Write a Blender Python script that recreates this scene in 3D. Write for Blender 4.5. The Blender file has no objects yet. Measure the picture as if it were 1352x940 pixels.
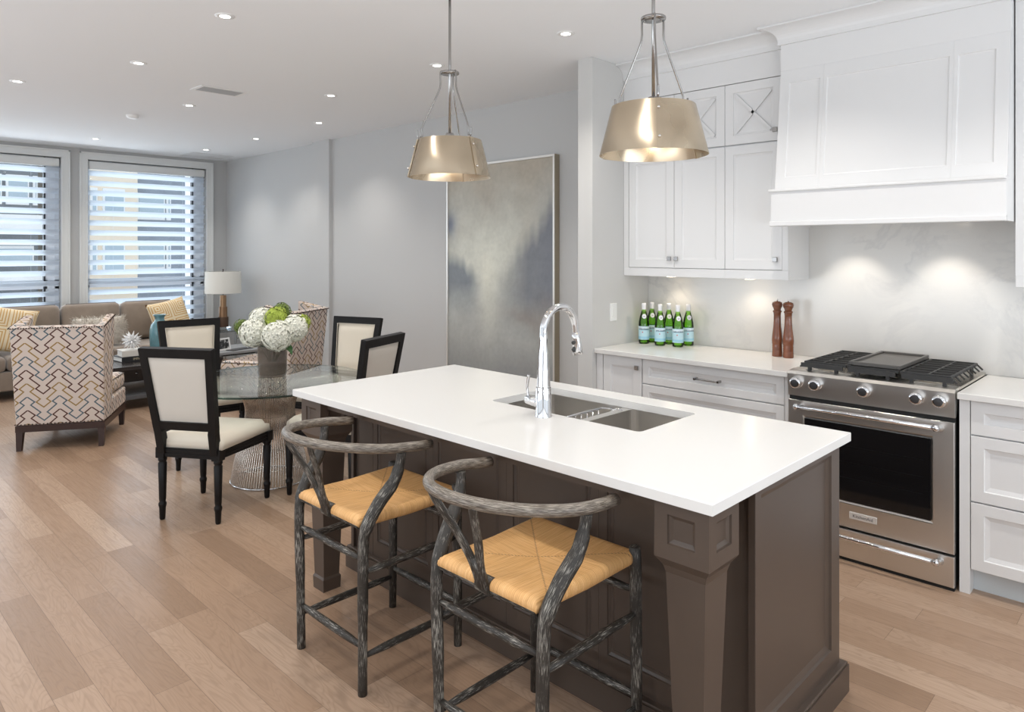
import bpy, bmesh, math, random
from mathutils import Vector, Matrix, noise
random.seed(7)
PI = math.pi
sc = bpy.context.scene
C = sc.collection
# ------------------------------------------------------------------ camera
cam_d = bpy.data.cameras.new('camera'); cam = bpy.data.objects.new('camera', cam_d); C.objects.link(cam)
cam.location = (0, 0, 1.565); cam.rotation_euler = (PI/2, 0, -math.radians(45.75))
cam_d.sensor_width = 36; cam_d.lens = 930.4/1352*36; cam_d.shift_y = -139.6/1352; cam_d.clip_start = .05; cam_d.clip_end = 200
sc.camera = cam
# ------------------------------------------------------------------ world, exposure
SKY = 1.25; EXPO = 0.06; POT = 44.0; DAY = 24.0; BEHIND = 135.0
w = bpy.data.worlds.new('sky'); sc.world = w; w.use_nodes = True
bgn = w.node_tree.nodes['Background']; bgn.inputs['Color'].default_value = (.86, .93, 1, 1); bgn.inputs['Strength'].default_value = SKY
sc.view_settings.view_transform = 'Standard'; sc.view_settings.look = 'None'
sc.view_settings.exposure = EXPO; sc.view_settings.gamma = 1; sc.view_settings.use_curve_mapping = False
def area(name, loc, rot, sx, sy, power, col):
    l = bpy.data.lights.new(name, 'AREA'); l.shape = 'RECTANGLE'; l.size = sx; l.size_y = sy; l.energy = power; l.color = col
    o = bpy.data.objects.new(name, l); C.objects.link(o); o.location = loc; o.rotation_euler = rot
    return o
# daylight entering: windows in the picture; the side and rear uplights are added ceiling fill
area('window_daylight', (1.6, 9.72, 1.7), (-PI/2, 0, 0), 3.2, 2.0, DAY, (.86, .93, 1))
for wx in (3.374, 1.60, -.17, -1.94): area('window_skylight', (wx, 10.55, 1.75), (-PI/2, 0, 0), 1.5, 2.4, 32, (.84, .92, 1))
area('side_ceiling_fill', (-3.1, 3.5, .9), (0, -PI/2-1.25, 0), 2.2, 7.0, BEHIND*1.3, (.86, .93, 1))  # added lamp near the unseen left wall, tilted up to brighten the ceiling
area('rear_ceiling_fill', (0.6, -3.1, .9), (PI/2+1.25, 0, 0), 6.0, 2.2, BEHIND*1.35, (.88, .94, 1))  # second added uplight, behind the camera, also aimed at the ceiling
# ------------------------------------------------------------------ materials
MC = {}
def mat(name, col, rough=.5, metal=0, spec=.5, emit=None, estr=0, noise_amt=0, noise_scale=8, bump=0, bump_scale=60, stretch=None, coat=0, trans=0, sheen=0):
    if name in MC: return MC[name]
    m = bpy.data.materials.new(name); m.use_nodes = True; nt = m.node_tree; b = nt.nodes['Principled BSDF']
    b.inputs['Base Color'].default_value = (*col, 1); b.inputs['Roughness'].default_value = rough; b.inputs['Metallic'].default_value = metal
    b.inputs['Specular IOR Level'].default_value = spec; b.inputs['Coat Weight'].default_value = coat; b.inputs['Sheen Weight'].default_value = sheen
    b.inputs['Transmission Weight'].default_value = trans
    if emit: b.inputs['Emission Color'].default_value = (*emit, 1); b.inputs['Emission Strength'].default_value = estr
    tc = nt.nodes.new('ShaderNodeTexCoord'); mp = nt.nodes.new('ShaderNodeMapping'); nt.links.new(tc.outputs['Object'], mp.inputs[0])
    if stretch: mp.inputs['Scale'].default_value = stretch
    n = nt.nodes.new('ShaderNodeTexNoise'); n.inputs['Scale'].default_value = noise_scale; n.inputs['Detail'].default_value = 4; nt.links.new(mp.outputs[0], n.inputs['Vector'])
    if noise_amt:
        mx = nt.nodes.new('ShaderNodeMix'); mx.data_type = 'RGBA'; mx.blend_type = 'MULTIPLY'; mx.inputs[0].default_value = 1
        r = nt.nodes.new('ShaderNodeMapRange'); r.inputs[1].default_value = .3; r.inputs[2].default_value = .7; r.inputs[3].default_value = 1-noise_amt; r.inputs[4].default_value = 1+noise_amt*.3
        nt.links.new(n.outputs[0], r.inputs[0]); mx.inputs[6].default_value = (*col, 1)
        cb = nt.nodes.new('ShaderNodeCombineColor'); [nt.links.new(r.outputs[0], cb.inputs[i]) for i in range(3)]
        nt.links.new(cb.outputs[0], mx.inputs[7]); nt.links.new(mx.outputs[2], b.inputs['Base Color'])
    if bump:
        n2 = nt.nodes.new('ShaderNodeTexNoise'); n2.inputs['Scale'].default_value = bump_scale; n2.inputs['Detail'].default_value = 3; nt.links.new(mp.outputs[0], n2.inputs['Vector'])
        bm_ = nt.nodes.new('ShaderNodeBump'); bm_.inputs['Strength'].default_value = bump; bm_.inputs['Distance'].default_value = .004
        nt.links.new(n2.outputs[0], bm_.inputs['Height']); nt.links.new(bm_.outputs[0], b.inputs['Normal'])
    MC[name] = m; return m
def clearmat(name, tint, refl=.9, rough=.02, facing=1.5):
    """thin clear glass: tinted see-through mixed with reflection by Fresnel"""
    if name in MC: return MC[name]
    m = bpy.data.materials.new(name); m.use_nodes = True; nt = m.node_tree; nt.nodes.remove(nt.nodes['Principled BSDF'])
    t = nt.nodes.new('ShaderNodeBsdfTransparent'); t.inputs[0].default_value = (*tint, 1)
    g = nt.nodes.new('ShaderNodeBsdfGlossy'); g.inputs['Roughness'].default_value = rough; g.inputs[0].default_value = (refl, refl, refl, 1)
    f = nt.nodes.new('ShaderNodeFresnel'); f.inputs[0].default_value = facing
    mx = nt.nodes.new('ShaderNodeMixShader'); nt.links.new(f.outputs[0], mx.inputs[0]); nt.links.new(t.outputs[0], mx.inputs[1]); nt.links.new(g.outputs[0], mx.inputs[2])
    nt.links.new(mx.outputs[0], nt.nodes['Material Output'].inputs[0]); MC[name] = m; return m
class NB:
    """tiny node-building helper"""
    def __init__(s, name):
        s.m = bpy.data.materials.new(name); s.m.use_nodes = True; s.nt = s.m.node_tree; s.b = s.nt.nodes['Principled BSDF']
    def n(s, t, **k):
        x = s.nt.nodes.new(t)
        for a, b in k.items(): setattr(x, a, b)
        return x
    def put(s, inp, v):
        if hasattr(v, 'is_output') or isinstance(v, bpy.types.NodeSocket): s.nt.links.new(v, inp)
        else: inp.default_value = v
    def math(s, op, a, b=None, c=None):
        x = s.n('ShaderNodeMath', operation=op); s.put(x.inputs[0], a)
        if b is not None: s.put(x.inputs[1], b)
        if c is not None: s.put(x.inputs[2], c)
        return x.outputs[0]
    def mix(s, f, a, b, blend='MIX'):
        x = s.n('ShaderNodeMix', data_type='RGBA', blend_type=blend); s.put(x.inputs[0], f); s.put(x.inputs[6], a); s.put(x.inputs[7], b); return x.outputs[2]
    def sep(s, v):
        x = s.n('ShaderNodeSeparateXYZ'); s.put(x.inputs[0], v); return x.outputs
    def comb(s, a, b, c=0.0):
        x = s.n('ShaderNodeCombineXYZ'); s.put(x.inputs[0], a); s.put(x.inputs[1], b); s.put(x.inputs[2], c); return x.outputs[0]
    def coord(s, k='Object'): return s.n('ShaderNodeTexCoord').outputs[k]
    def noise(s, v, scale, detail=4, rough=.5, dist=0, dim='3D'):
        x = s.n('ShaderNodeTexNoise', noise_dimensions=dim); s.put(x.inputs['Vector'], v); x.inputs['Scale'].default_value = scale; x.inputs['Detail'].default_value = detail; x.inputs['Roughness'].default_value = rough; x.inputs['Distortion'].default_value = dist; return x.outputs[0]
    def ramp(s, f, stops):
        x = s.n('ShaderNodeValToRGB'); s.put(x.inputs[0], f); e = x.color_ramp.elements
        while len(e) < len(stops): e.new(.5)
        for i, (p, c) in enumerate(stops): e[i].position = p; e[i].color = (*c, 1)
        return x.outputs[0]
    def range(s, f, a, b, c=0., d=1.):
        x = s.n('ShaderNodeMapRange'); s.put(x.inputs[0], f); x.inputs[1].default_value = a; x.inputs[2].default_value = b; x.inputs[3].default_value = c; x.inputs[4].default_value = d; return x.outputs[0]
    def bump(s, h, st=.3, d=.003):
        x = s.n('ShaderNodeBump'); s.put(x.inputs['Height'], h); x.inputs['Strength'].default_value = st; x.inputs['Distance'].default_value = d; s.nt.links.new(x.outputs[0], s.b.inputs['Normal'])
    def col(s, c): s.put(s.b.inputs['Base Color'], c if isinstance(c, bpy.types.NodeSocket) else (*c, 1))
def V4(r, g, b): return (r, g, b, 1)
# painted surfaces
M_wall = mat('wall_paint', (.555, .555, .55), .9, spec=.2, bump=.05, bump_scale=200)
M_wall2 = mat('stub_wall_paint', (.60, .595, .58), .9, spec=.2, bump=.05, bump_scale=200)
M_ceil = mat('ceiling_paint', (.87, .885, .90), .95, spec=.1)
M_trim = mat('trim_paint', (.74, .75, .74), .5, spec=.4)
M_cab = mat('cabinet_lacquer', (.76, .76, .76), .35, spec=.45)
M_cabin = mat('cabinet_toe_paint', (.62, .66, .68), .6)
M_isl = mat('island_lacquer', (.078, .056, .043), .38, spec=.5, noise_amt=.06, noise_scale=4)
M_islg = mat('island_recess_lacquer', (.075, .06, .05), .4)
M_quartz_w = mat('counter_quartz', (.76, .75, .73), .2, spec=.5, noise_amt=.03, noise_scale=3)
M_steel = mat('brushed_steel', (.76, .74, .71), .34, 1, noise_amt=.08, noise_scale=2, stretch=(40, 1, 1))
M_sink = mat('sink_steel', (.72, .70, .67), .30, 1, noise_amt=.1, noise_scale=3)
M_chrome = mat('chrome', (.70, .70, .71), .06, 1)
M_nickel = mat('nickel', (.36, .35, .34), .22, 1)
M_bolt = mat('nickel_light', (.75, .72, .68), .2, 1)
M_iron = mat('cast_iron', (.035, .035, .035), .5, noise_amt=.2, noise_scale=60)
M_black = mat('black_gloss', (.006, .006, .007), .06, spec=.6)
M_dark = mat('dark_gap', (.012, .012, .012), .8)
M_blackwood = mat('black_wood', (.009, .008, .008), .38, spec=.22, noise_amt=.3, noise_scale=20, stretch=(1, 1, .2))
M_cream = mat('cream_linen', (.70, .64, .54), .9, sheen=.2, bump=.15, bump_scale=500)
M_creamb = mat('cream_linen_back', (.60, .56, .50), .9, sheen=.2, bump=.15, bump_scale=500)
M_sofa = mat('taupe_velvet', (.285, .225, .175), .85, sheen=.5, noise_amt=.22, noise_scale=6, bump=.1, bump_scale=300)
M_sofap = mat('sofa_piping', (.09, .07, .055), .8)
M_espresso = mat('espresso_wood', (.035, .014, .010), .35, noise_amt=.2, noise_scale=20)
M_rod = mat('bronzed_nickel_wire', (.68, .62, .56), .25, 1)
M_white = mat('white_plastic', (.85, .85, .84), .4)
M_paper = mat('book_pages', (.78, .76, .72), .9)
M_frame = mat('silver_leaf', (.80, .78, .74), .35, .6)
M_framed = mat('champagne_frame', (.42, .36, .27), .4, .4)
M_glass = clearmat('window_glass', (.97, .99, 1))
M_table = clearmat('table_glass', (.93, .98, .985), 1, .01, 1.45)
M_tedge = clearmat('table_glass_edge', (.12, .22, .20), .6, .05, 1.5)
M_acryl = clearmat('acrylic', (.93, .95, .96), .9, .03, 1.6)
M_bottle = clearmat('green_glass', (.60, .90, .28), .9, .03, 1.5)
M_smoke = mat('smoky_glass', (.17, .14, .115), .07, spec=.6); M_smoke.node_tree.nodes['Principled BSDF'].inputs['Alpha'].default_value = .5
M_lens = mat('lamp_lens', (1, 1, 1), .5, emit=(1, .97, .92), estr=9)
M_bulb = mat('lamp_bulb', (1, 1, 1), .5, emit=(1, .80, .55), estr=14)
M_shade = mat('linen_shade', (.82, .80, .74), .9, emit=None)
M_bronze = mat('bronze_metal', (.36, .22, .13), .35, 1, noise_amt=.15, noise_scale=30, stretch=(1, 1, .2))
M_teal = mat('teal_ceramic', (.13, .29, .33), .18, spec=.6, noise_amt=.2, noise_scale=14, coat=.4)
M_walnut = mat('mill_walnut', (.21, .065, .025), .25, noise_amt=.4, noise_scale=30, stretch=(1, 1, .1), coat=.4)
M_greyt = mat('grey_tabletop', (.30, .31, .32), .3)
M_coffee = mat('coffee_table_wood', (.028, .024, .024), .22)
M_petal = mat('white_petal', (.86, .86, .76), .8, noise_amt=.12, noise_scale=30)
M_petalg = mat('green_petal', (.42, .52, .08), .8, noise_amt=.3, noise_scale=40)
M_leaf = mat('leaf_green', (.03, .12, .02), .5, noise_amt=.4, noise_scale=20)
M_star = mat('white_plaster', (.88, .88, .88), .6)
def vanefab():
    m = bpy.data.materials.new('vane_fabric'); m.use_nodes = True; nt = m.node_tree; b = nt.nodes['Principled BSDF']; b.inputs['Base Color'].default_value = (.82, .88, .95, 1); b.inputs['Roughness'].default_value = .9
    t = nt.nodes.new('ShaderNodeBsdfTranslucent'); t.inputs[0].default_value = (.80, .88, .97, 1); mx = nt.nodes.new('ShaderNodeMixShader'); mx.inputs[0].default_value = .55
    nt.links.new(b.outputs[0], mx.inputs[1]); nt.links.new(t.outputs[0], mx.inputs[2]); nt.links.new(mx.outputs[0], nt.nodes['Material Output'].inputs[0]); return m
M_vane = vanefab()
M_sheepy = mat('fur', (.66, .60, .52), 1, sheen=.5)

def wood_floor():
    s = NB('oak_floor'); co = s.sep(s.coord()); x, y = co[0], co[1]
    W, L = .128, .95
    xi = s.math('DIVIDE', x, W); col = s.math('FLOOR', xi); fx = s.math('FRACT', xi)
    wn = s.n('ShaderNodeTexWhiteNoise', noise_dimensions='1D'); s.put(wn.inputs['W'], col)
    yi = s.math('ADD', s.math('DIVIDE', y, L), s.math('MULTIPLY', wn.outputs[0], 7.3)); row = s.math('FLOOR', yi); fy = s.math('FRACT', yi)
    wn2 = s.n('ShaderNodeTexWhiteNoise', noise_dimensions='2D'); s.put(wn2.inputs['Vector'], s.comb(col, row)); r = wn2.outputs[0]
    wn3 = s.n('ShaderNodeTexWhiteNoise', noise_dimensions='2D'); s.put(wn3.inputs['Vector'], s.comb(row, col)); r2 = wn3.outputs[0]
    base = s.ramp(r, [(0, (.27, .175, .115)), (.3, (.32, .21, .14)), (.6, (.355, .238, .162)), (.85, (.39, .27, .19)), (1, (.44, .315, .228))])
    gv = s.comb(s.math('ADD', s.math('MULTIPLY', x, 5.0), s.math('MULTIPLY', r, 40.0)), s.math('ADD', s.math('MULTIPLY', y, .85), s.math('MULTIPLY', r2, 40.0)))
    g = s.noise(gv, 2.2, 2, .45, .6)
    rings = s.math('SINE', s.math('MULTIPLY', g, 110.0))
    rings = s.range(rings, .1, 1.0, 0, 1)
    fine = s.noise(s.comb(s.math('MULTIPLY', x, 120.0), s.math('MULTIPLY', y, 4.0)), 1.0, 3, .6)
    c1 = s.mix(s.math('MULTIPLY', rings, .26), base, V4(.20, .125, .08))
    c2 = s.mix(s.math('MULTIPLY', s.range(fine, .45, .75), .28), c1, V4(.20, .125, .08))
    ex = s.math('MINIMUM', fx, s.math('SUBTRACT', 1.0, fx)); ey = s.math('MINIMUM', fy, s.math('SUBTRACT', 1.0, fy))
    gap = s.math('MAXIMUM', s.math('LESS_THAN', ex, .008), s.math('LESS_THAN', ey, .0011))
    s.col(s.mix(s.math('MULTIPLY', gap, .6), c2, V4(.10, .06, .035)))
    s.put(s.b.inputs['Roughness'], s.range(fine, .3, .7, .30, .42)); s.b.inputs['Specular IOR Level'].default_value = .45
    s.bump(s.math('SUBTRACT', s.math('MULTIPLY', fine, .3), gap), .25, .0012)
    return s.m
M_floor = wood_floor()
def marble(name, base, vein, amt):
    s = NB(name); c = s.coord(); n = s.noise(c, 1.6, 6, .6, 1.2)
    v = s.math('SUBTRACT', 1.0, s.math('MULTIPLY', s.math('ABSOLUTE', s.math('SUBTRACT', n, .5)), 22.0)); v = s.math('MAXIMUM', v, 0.0)
    m2 = s.range(s.noise(c, .9, 3), .45, .65)
    s.col(s.mix(s.math('MULTIPLY', s.math('MULTIPLY', v, m2), amt), V4(*base), V4(*vein))); s.b.inputs['Roughness'].default_value = .16
    return s.m
M_splash = marble('backsplash_quartz', (.70, .69, .67), (.50, .50, .51), .5)
M_isltop = marble('island_quartz', (.76, .755, .74), (.72, .71, .70), .25)
def seatweave():
    s = NB('paper_cord'); co = s.sep(s.coord()); x, y = co[0], co[1]
    ax = s.math('DIVIDE', s.math('ABSOLUTE', x), .22); ay = s.math('DIVIDE', s.math('ABSOLUTE', y), .24)
    sel = s.math('GREATER_THAN', ax, ay)          # front/back triangles: cords run fore and aft
    k = 1000.0
    wv = s.math('SINE', s.math('MULTIPLY', y, k)); wx = s.math('SINE', s.math('MULTIPLY', x, k))
    h = s.math('ADD', s.math('MULTIPLY', wv, sel), s.math('MULTIPLY', wx, s.math('SUBTRACT', 1.0, sel)))
    seam = s.math('LESS_THAN', s.math('ABSOLUTE', s.math('SUBTRACT', ax, ay)), .015)
    va = s.comb(s.math('MULTIPLY', x, 7.0), s.math('MULTIPLY', y, 130.0)); vb = s.comb(s.math('MULTIPLY', x, 130.0), s.math('MULTIPLY', y, 7.0))
    na = s.noise(va, 1.0, 3); nb = s.noise(vb, 1.0, 3)
    st = s.math('ADD', s.math('MULTIPLY', na, sel), s.math('MULTIPLY', nb, s.math('SUBTRACT', 1.0, sel)))
    c = s.ramp(st, [(.25, (.58, .31, .11)), (.5, (.74, .42, .165)), (.75, (.84, .53, .25))])
    c = s.mix(s.math('MULTIPLY', s.range(h, .3, -1), .25), c, V4(.34, .17, .06))
    dots = s.math('MULTIPLY', seam, s.math('GREATER_THAN', s.math('SINE', s.math('MULTIPLY', x, 900.0)), .1))
    s.col(s.mix(s.math('MULTIPLY', dots, .75), c, V4(.12, .05, .02))); s.b.inputs['Roughness'].default_value = .55
    s.bump(h, .35, .002); return s.m
M_cord = seatweave()
def limed():
    s = NB('limed_grey_oak'); u = s.sep(s.coord('UV'))
    v = s.comb(s.math('MULTIPLY', u[0], 640.0), s.math('MULTIPLY', u[1], 30.0)); n = s.noise(v, 1.0, 3, .6)
    big = s.noise(s.comb(s.math('MULTIPLY', u[0], 25.0), s.math('MULTIPLY', u[1], 9.0)), 1.0, 2)
    a = s.range(s.math('ADD', n, s.math('MULTIPLY', s.math('SUBTRACT', big, .5), .45)), .55, .68)
    c = s.mix(a, V4(.026, .022, .018), V4(.36, .34, .30))
    s.col(c); s.b.inputs['Roughness'].default_value = .5; s.bump(n, .4, .002); return s.m
M_limed = limed()
def limed_rail():
    s = NB('limed_rail_oak'); u = s.sep(s.coord('UV'))
    v = s.comb(s.math('MULTIPLY', u[0], 560.0), s.math('MULTIPLY', u[1], 26.0)); n = s.noise(v, 1.0, 3, .6)
    a = s.range(n, .44, .64)
    s.col(s.mix(a, V4(.075, .058, .044), V4(.36, .32, .27))); s.b.inputs['Roughness'].default_value = .34; s.bump(n, .3, .002); return s.m
M_limedr = limed_rail()
def keyfabric():
    s = NB('key_pattern_fabric'); u = s.sep(s.coord('UV')); k = 200/.222
    X = s.math('MULTIPLY', u[0], k); Y = s.math('MULTIPLY', u[1], -200/.188)
    fx = s.math('MULTIPLY', s.math('ABSOLUTE', s.math('SUBTRACT', s.math('FRACT', s.math('ADD', s.math('DIVIDE', X, 200.0), .5)), .5)), 200.0)
    segs = [((0, 0), (45, 45)), ((45, 45), (20, 70)), ((20, 70), (80, 135)), ((80, 135), (55, 160)), ((55, 160), (100, 205))]
    c = V4(.62, .53, .47)
    for off, colr in ((0, (.085, .03, .02)), (113, (.30, .19, .06)), (226, (.085, .125, .15))):
        yy = s.math('MULTIPLY', s.math('FRACT', s.math('DIVIDE', s.math('SUBTRACT', Y, float(off)), 339.0)), 339.0)
        d = None
        for p, q in segs:
            L = math.hypot(q[0]-p[0], q[1]-p[1]); tx, ty = (q[0]-p[0])/L, (q[1]-p[1])/L; mx, my = (p[0]+q[0])/2, (p[1]+q[1])/2
            a = s.math('SUBTRACT', s.math('ABSOLUTE', s.math('ADD', s.math('MULTIPLY', fx, tx), s.math('MULTIPLY_ADD', yy, ty, -(mx*tx+my*ty)))), L/2)
            b = s.math('ABSOLUTE', s.math('ADD', s.math('MULTIPLY', fx, -ty), s.math('MULTIPLY_ADD', yy, tx, -(-mx*ty+my*tx))))
            e = s.math('MAXIMUM', a, b); d = e if d is None else s.math('MINIMUM', d, e)
        c = s.mix(s.math('LESS_THAN', d, 4.6), c, V4(*colr))
    s.col(c); s.b.inputs['Roughness'].default_value = .9; return s.m
M_key = keyfabric()
def pillowmat():
    s = NB('maze_pillow_fabric'); u = s.sep(s.coord('UV')); p = 3.2
    fx = s.math('ABSOLUTE', s.math('SUBTRACT', s.math('FRACT', s.math('MULTIPLY', u[0], p)), .5)); fy = s.math('ABSOLUTE', s.math('SUBTRACT', s.math('FRACT', s.math('MULTIPLY', u[1], p)), .5))
    m = s.math('MAXIMUM', fx, fy); w_ = s.math('SINE', s.math('MULTIPLY', m, 75.0))
    s.col(s.mix(s.math('GREATER_THAN', w_, .25), V4(.78, .66, .46), V4(.60, .36, .13))); s.b.inputs['Roughness'].default_value = .9; return s.m
M_pillow = pillowmat()
def shademetal():
    s = NB('champagne_metal'); n = s.noise(s.coord(), 5.0, 2)
    s.col(s.ramp(n, [(.3, (.42, .345, .25)), (.75, (.60, .51, .39))])); s.b.inputs['Metallic'].default_value = .95
    s.put(s.b.inputs['Roughness'], s.range(n, .3, .7, .24, .34)); s.bump(s.noise(s.coord(), 8.0, 0), 1.0, .022); return s.m
M_shadem = shademetal()
# ------------------------------------------------------------------ mesh helpers
class MB:
    def __init__(s): s.v = []; s.f = []; s.uv = []; s.mi = []; s.sm = []
    def add(s, vs, fs, uvs=None, mi=0, smooth=False):
        o = len(s.v); s.v += [tuple(v) for v in vs]
        for i, f in enumerate(fs):
            s.f.append([o+k for k in f]); s.uv.append(uvs[i] if uvs else None); s.mi.append(mi); s.sm.append(smooth)
    def box(s, x0, x1, y0, y1, z0, z1, mi=0, bev=0, M=None):
        x0, x1 = min(x0, x1), max(x0, x1); y0, y1 = min(y0, y1), max(y0, y1); z0, z1 = min(z0, z1), max(z0, z1)
        if bev and bev*2.01 < min(x1-x0, y1-y0, z1-z0):
            b = bmesh.new(); bmesh.ops.create_cube(b, size=1)
            for v in b.verts: v.co = Vector(((x0+x1)/2+v.co.x*(x1-x0), (y0+y1)/2+v.co.y*(y1-y0), (z0+z1)/2+v.co.z*(z1-z0)))
            bmesh.ops.bevel(b, geom=b.edges[:], offset=bev, segments=2 if bev < .012 else 4, affect='EDGES', profile=.5)
            b.verts.index_update(); vs = [(M @ v.co if M else v.co) for v in b.verts]; fs = [[v.index for v in f.verts] for f in b.faces]; b.free()
            s.add(vs, fs, mi=mi, smooth=bev >= .012); return s
        P = [Vector(p) for p in ((x0,y0,z0),(x1,y0,z0),(x1,y1,z0),(x0,y1,z0),(x0,y0,z1),(x1,y0,z1),(x1,y1,z1),(x0,y1,z1))]
        if M: P = [M @ p for p in P]
        s.add(P, [(0,3,2,1),(4,5,6,7),(0,1,5,4),(1,2,6,5),(2,3,7,6),(3,0,4,7)], mi=mi); return s
    def tube(s, pts, rad, seg=10, mi=0, cap=True, ell=None):
        """tube along a path; rad a number or list; uv = (around, along) in metres"""
        pts = [Vector(p) for p in pts]; n = len(pts); rs = rad if isinstance(rad, (list, tuple)) else [rad]*n
        T = []
        for i in range(n):
            t = (pts[min(i+1, n-1)]-pts[max(i-1, 0)]); T.append(t.normalized())
        up = Vector((0, 0, 1)) if abs(T[0].z) < .9 else Vector((1, 0, 0))
        a = T[0].cross(up).normalized(); vs = []; L = [0]
        for i in range(n):
            if i: L.append(L[-1]+(pts[i]-pts[i-1]).length)
            a = (a - T[i]*a.dot(T[i])).normalized(); b = T[i].cross(a)
            e = ell if ell else (1, 1)
            for k in range(seg):
                t = 2*PI*k/seg; vs.append(pts[i]+rs[i]*(e[0]*math.cos(t)*a+e[1]*math.sin(t)*b))
        fs, uv = [], []; off = random.random()*10
        for i in range(n-1):
            for k in range(seg):
                k2 = (k+1) % seg; fs.append((i*seg+k, i*seg+k2, (i+1)*seg+k2, (i+1)*seg+k))
                c0, c1 = k/seg*2*PI*rs[0]+off, (k+1)/seg*2*PI*rs[0]+off; uv.append([(c0, L[i]), (c1, L[i]), (c1, L[i+1]), (c0, L[i+1])])
        s.add(vs, fs, uv, mi, True)
        if cap:
            for i in (0, n-1):
                ring = vs[i*seg:(i+1)*seg]; r = list(range(seg)); s.add(ring, [r[::-1] if i == 0 else r], mi=mi)
        return s
    def lathe(s, prof, cx=0, cy=0, seg=24, mi=0, z0=0, smooth=True, axis=None):
        """prof: list of (r, z)"""
        vs = []; n = len(prof)
        for r, z in prof:
            for k in range(seg):
                t = 2*PI*k/seg; p = Vector((cx+r*math.cos(t), cy+r*math.sin(t), z0+z)); vs.append(axis @ p if axis else p)
        fs = []; uv = []
        for i in range(n-1):
            for k in range(seg):
                k2 = (k+1) % seg; fs.append((i*seg+k, i*seg+k2, (i+1)*seg+k2, (i+1)*seg+k)); r0 = max(prof[i][0], prof[i+1][0])
                a, b = k/seg*2*PI*r0, (k+1)/seg*2*PI*r0; uv.append([(a, prof[i][1]), (b, prof[i][1]), (b, prof[i+1][1]), (a, prof[i+1][1])])
        s.add(vs, fs, uv, mi, smooth); return s
    def cyl(s, p0, p1, r, seg=16, mi=0): return s.tube([p0, p1], r, seg, mi)
    def prism(s, poly, lo, hi, axis='z', mi=0):
        n = len(poly)
        def P(a, b, h): return {'z': (a, b, h), 'y': (a, h, b), 'x': (h, a, b)}[axis]
        s.add([P(a, b, lo) for a, b in poly]+[P(a, b, hi) for a, b in poly], [list(range(n))[::-1], list(range(n, 2*n))]+[(i, (i+1) % n, n+(i+1) % n, n+i) for i in range(n)], mi=mi); return s
    def panel(s, O, U, V, w_, h, th=.02, rails=(.06, .06, .06, .06), slope=.012, depth=.008, raise_=0, mi=0):
        """framed panel: O lower-left corner of the front face, U right, V up, face normal = U x V"""
        O, U, V = Vector(O), Vector(U).normalized(), Vector(V).normalized(); N = U.cross(V); l, r, b, t = rails
        def ring(il, ir, ib, it, d): return [O+U*il+V*ib+N*d, O+U*(w_-ir)+V*ib+N*d, O+U*(w_-ir)+V*(h-it)+N*d, O+U*il+V*(h-it)+N*d]
        e = .0015 if th > 0 else 0
        R = [ring(0, 0, 0, 0, -th), ring(0, 0, 0, 0, -e), ring(e, e, e, e, 0), ring(l, r, b, t, 0), ring(l+slope*.15, r+slope*.15, b+slope*.15, t+slope*.15, -depth*.55), ring(l+slope, r+slope, b+slope, t+slope, -depth)]
        if raise_: R += [ring(l+slope*2, r+slope*2, b+slope*2, t+slope*2, -depth), ring(l+slope*2.6, r+slope*2.6, b+slope*2.6, t+slope*2.6, -depth+raise_)]
        vs = [p for q in R for p in q]; fs = [(3, 2, 1, 0)] if th > 0 else []
        for i in range(0 if th > 0 else 2, len(R)-1): fs += [(i*4+k, i*4+(k+1) % 4, (i+1)*4+(k+1) % 4, (i+1)*4+k) for k in range(4)]
        m = (len(R)-1)*4; fs.append((m, m+1, m+2, m+3)); s.add(vs, fs, mi=mi); return s
    def build(s, name, mats, parent=None, boxuv=False, bevel=0, subd=0, loc=None):
        me = bpy.data.meshes.new(name); me.from_pydata(s.v, [], s.f); me.update()
        ul = me.uv_layers.new(name='UVMap')
        for p in me.polygons:
            uv = s.uv[p.index]; p.material_index = s.mi[p.index]; p.use_smooth = s.sm[p.index]
            for j, li in enumerate(p.loop_indices):
                if uv and not boxuv: ul.data[li].uv = uv[j]
                else:
                    c = me.vertices[me.loops[li].vertex_index].co; nn = p.normal; ax = max(range(3), key=lambda i: abs(nn[i]))
                    ul.data[li].uv = ((c.y, c.z), (c.x, c.z), (c.y, c.x))[ax]
        if not isinstance(mats, (list, tuple)): mats = [mats]
        for m in mats: me.materials.append(m)
        bm_ = bmesh.new(); bm_.from_mesh(me); bmesh.ops.remove_doubles(bm_, verts=bm_.verts, dist=1e-5); bmesh.ops.recalc_face_normals(bm_, faces=bm_.faces); bm_.to_mesh(me); bm_.free()
        o = bpy.data.objects.new(name, me); C.objects.link(o)
        if parent: o.parent = parent
        if loc: o.location = loc
        if bevel: md = o.modifiers.new('bevel', 'BEVEL'); md.width = bevel; md.segments = 3; md.limit_method = 'ANGLE'
        if subd: md = o.modifiers.new('sub', 'SUBSURF'); md.levels = subd; md.render_levels = subd
        return o
def thing(name, label, cat, loc=(0, 0, 0), rz=0, group=None):
    o = bpy.data.objects.new(name, None); C.objects.link(o); o.empty_display_size = .1; o.location = loc; o.rotation_euler = (0, 0, rz)
    o['label'] = label; o['category'] = cat
    if group: o['group'] = group
    return o
def tag(o, label, cat, group=None):
    o['label'] = label; o['category'] = cat
    if group: o['group'] = group
    return o
def struct(o): o['kind'] = 'structure'; return o
def dup(root, loc=None, rz=None, label=None):
    r = root.copy(); C.objects.link(r)
    if loc is not None: r.location = loc
    if rz is not None: r.rotation_euler = (0, 0, rz)
    if label: r['label'] = label
    for ch in list(root.children):
        c = ch.copy(); C.objects.link(c); c.parent = r
        for g in list(ch.children):
            d = g.copy(); C.objects.link(d); d.parent = c
    return r
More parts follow.
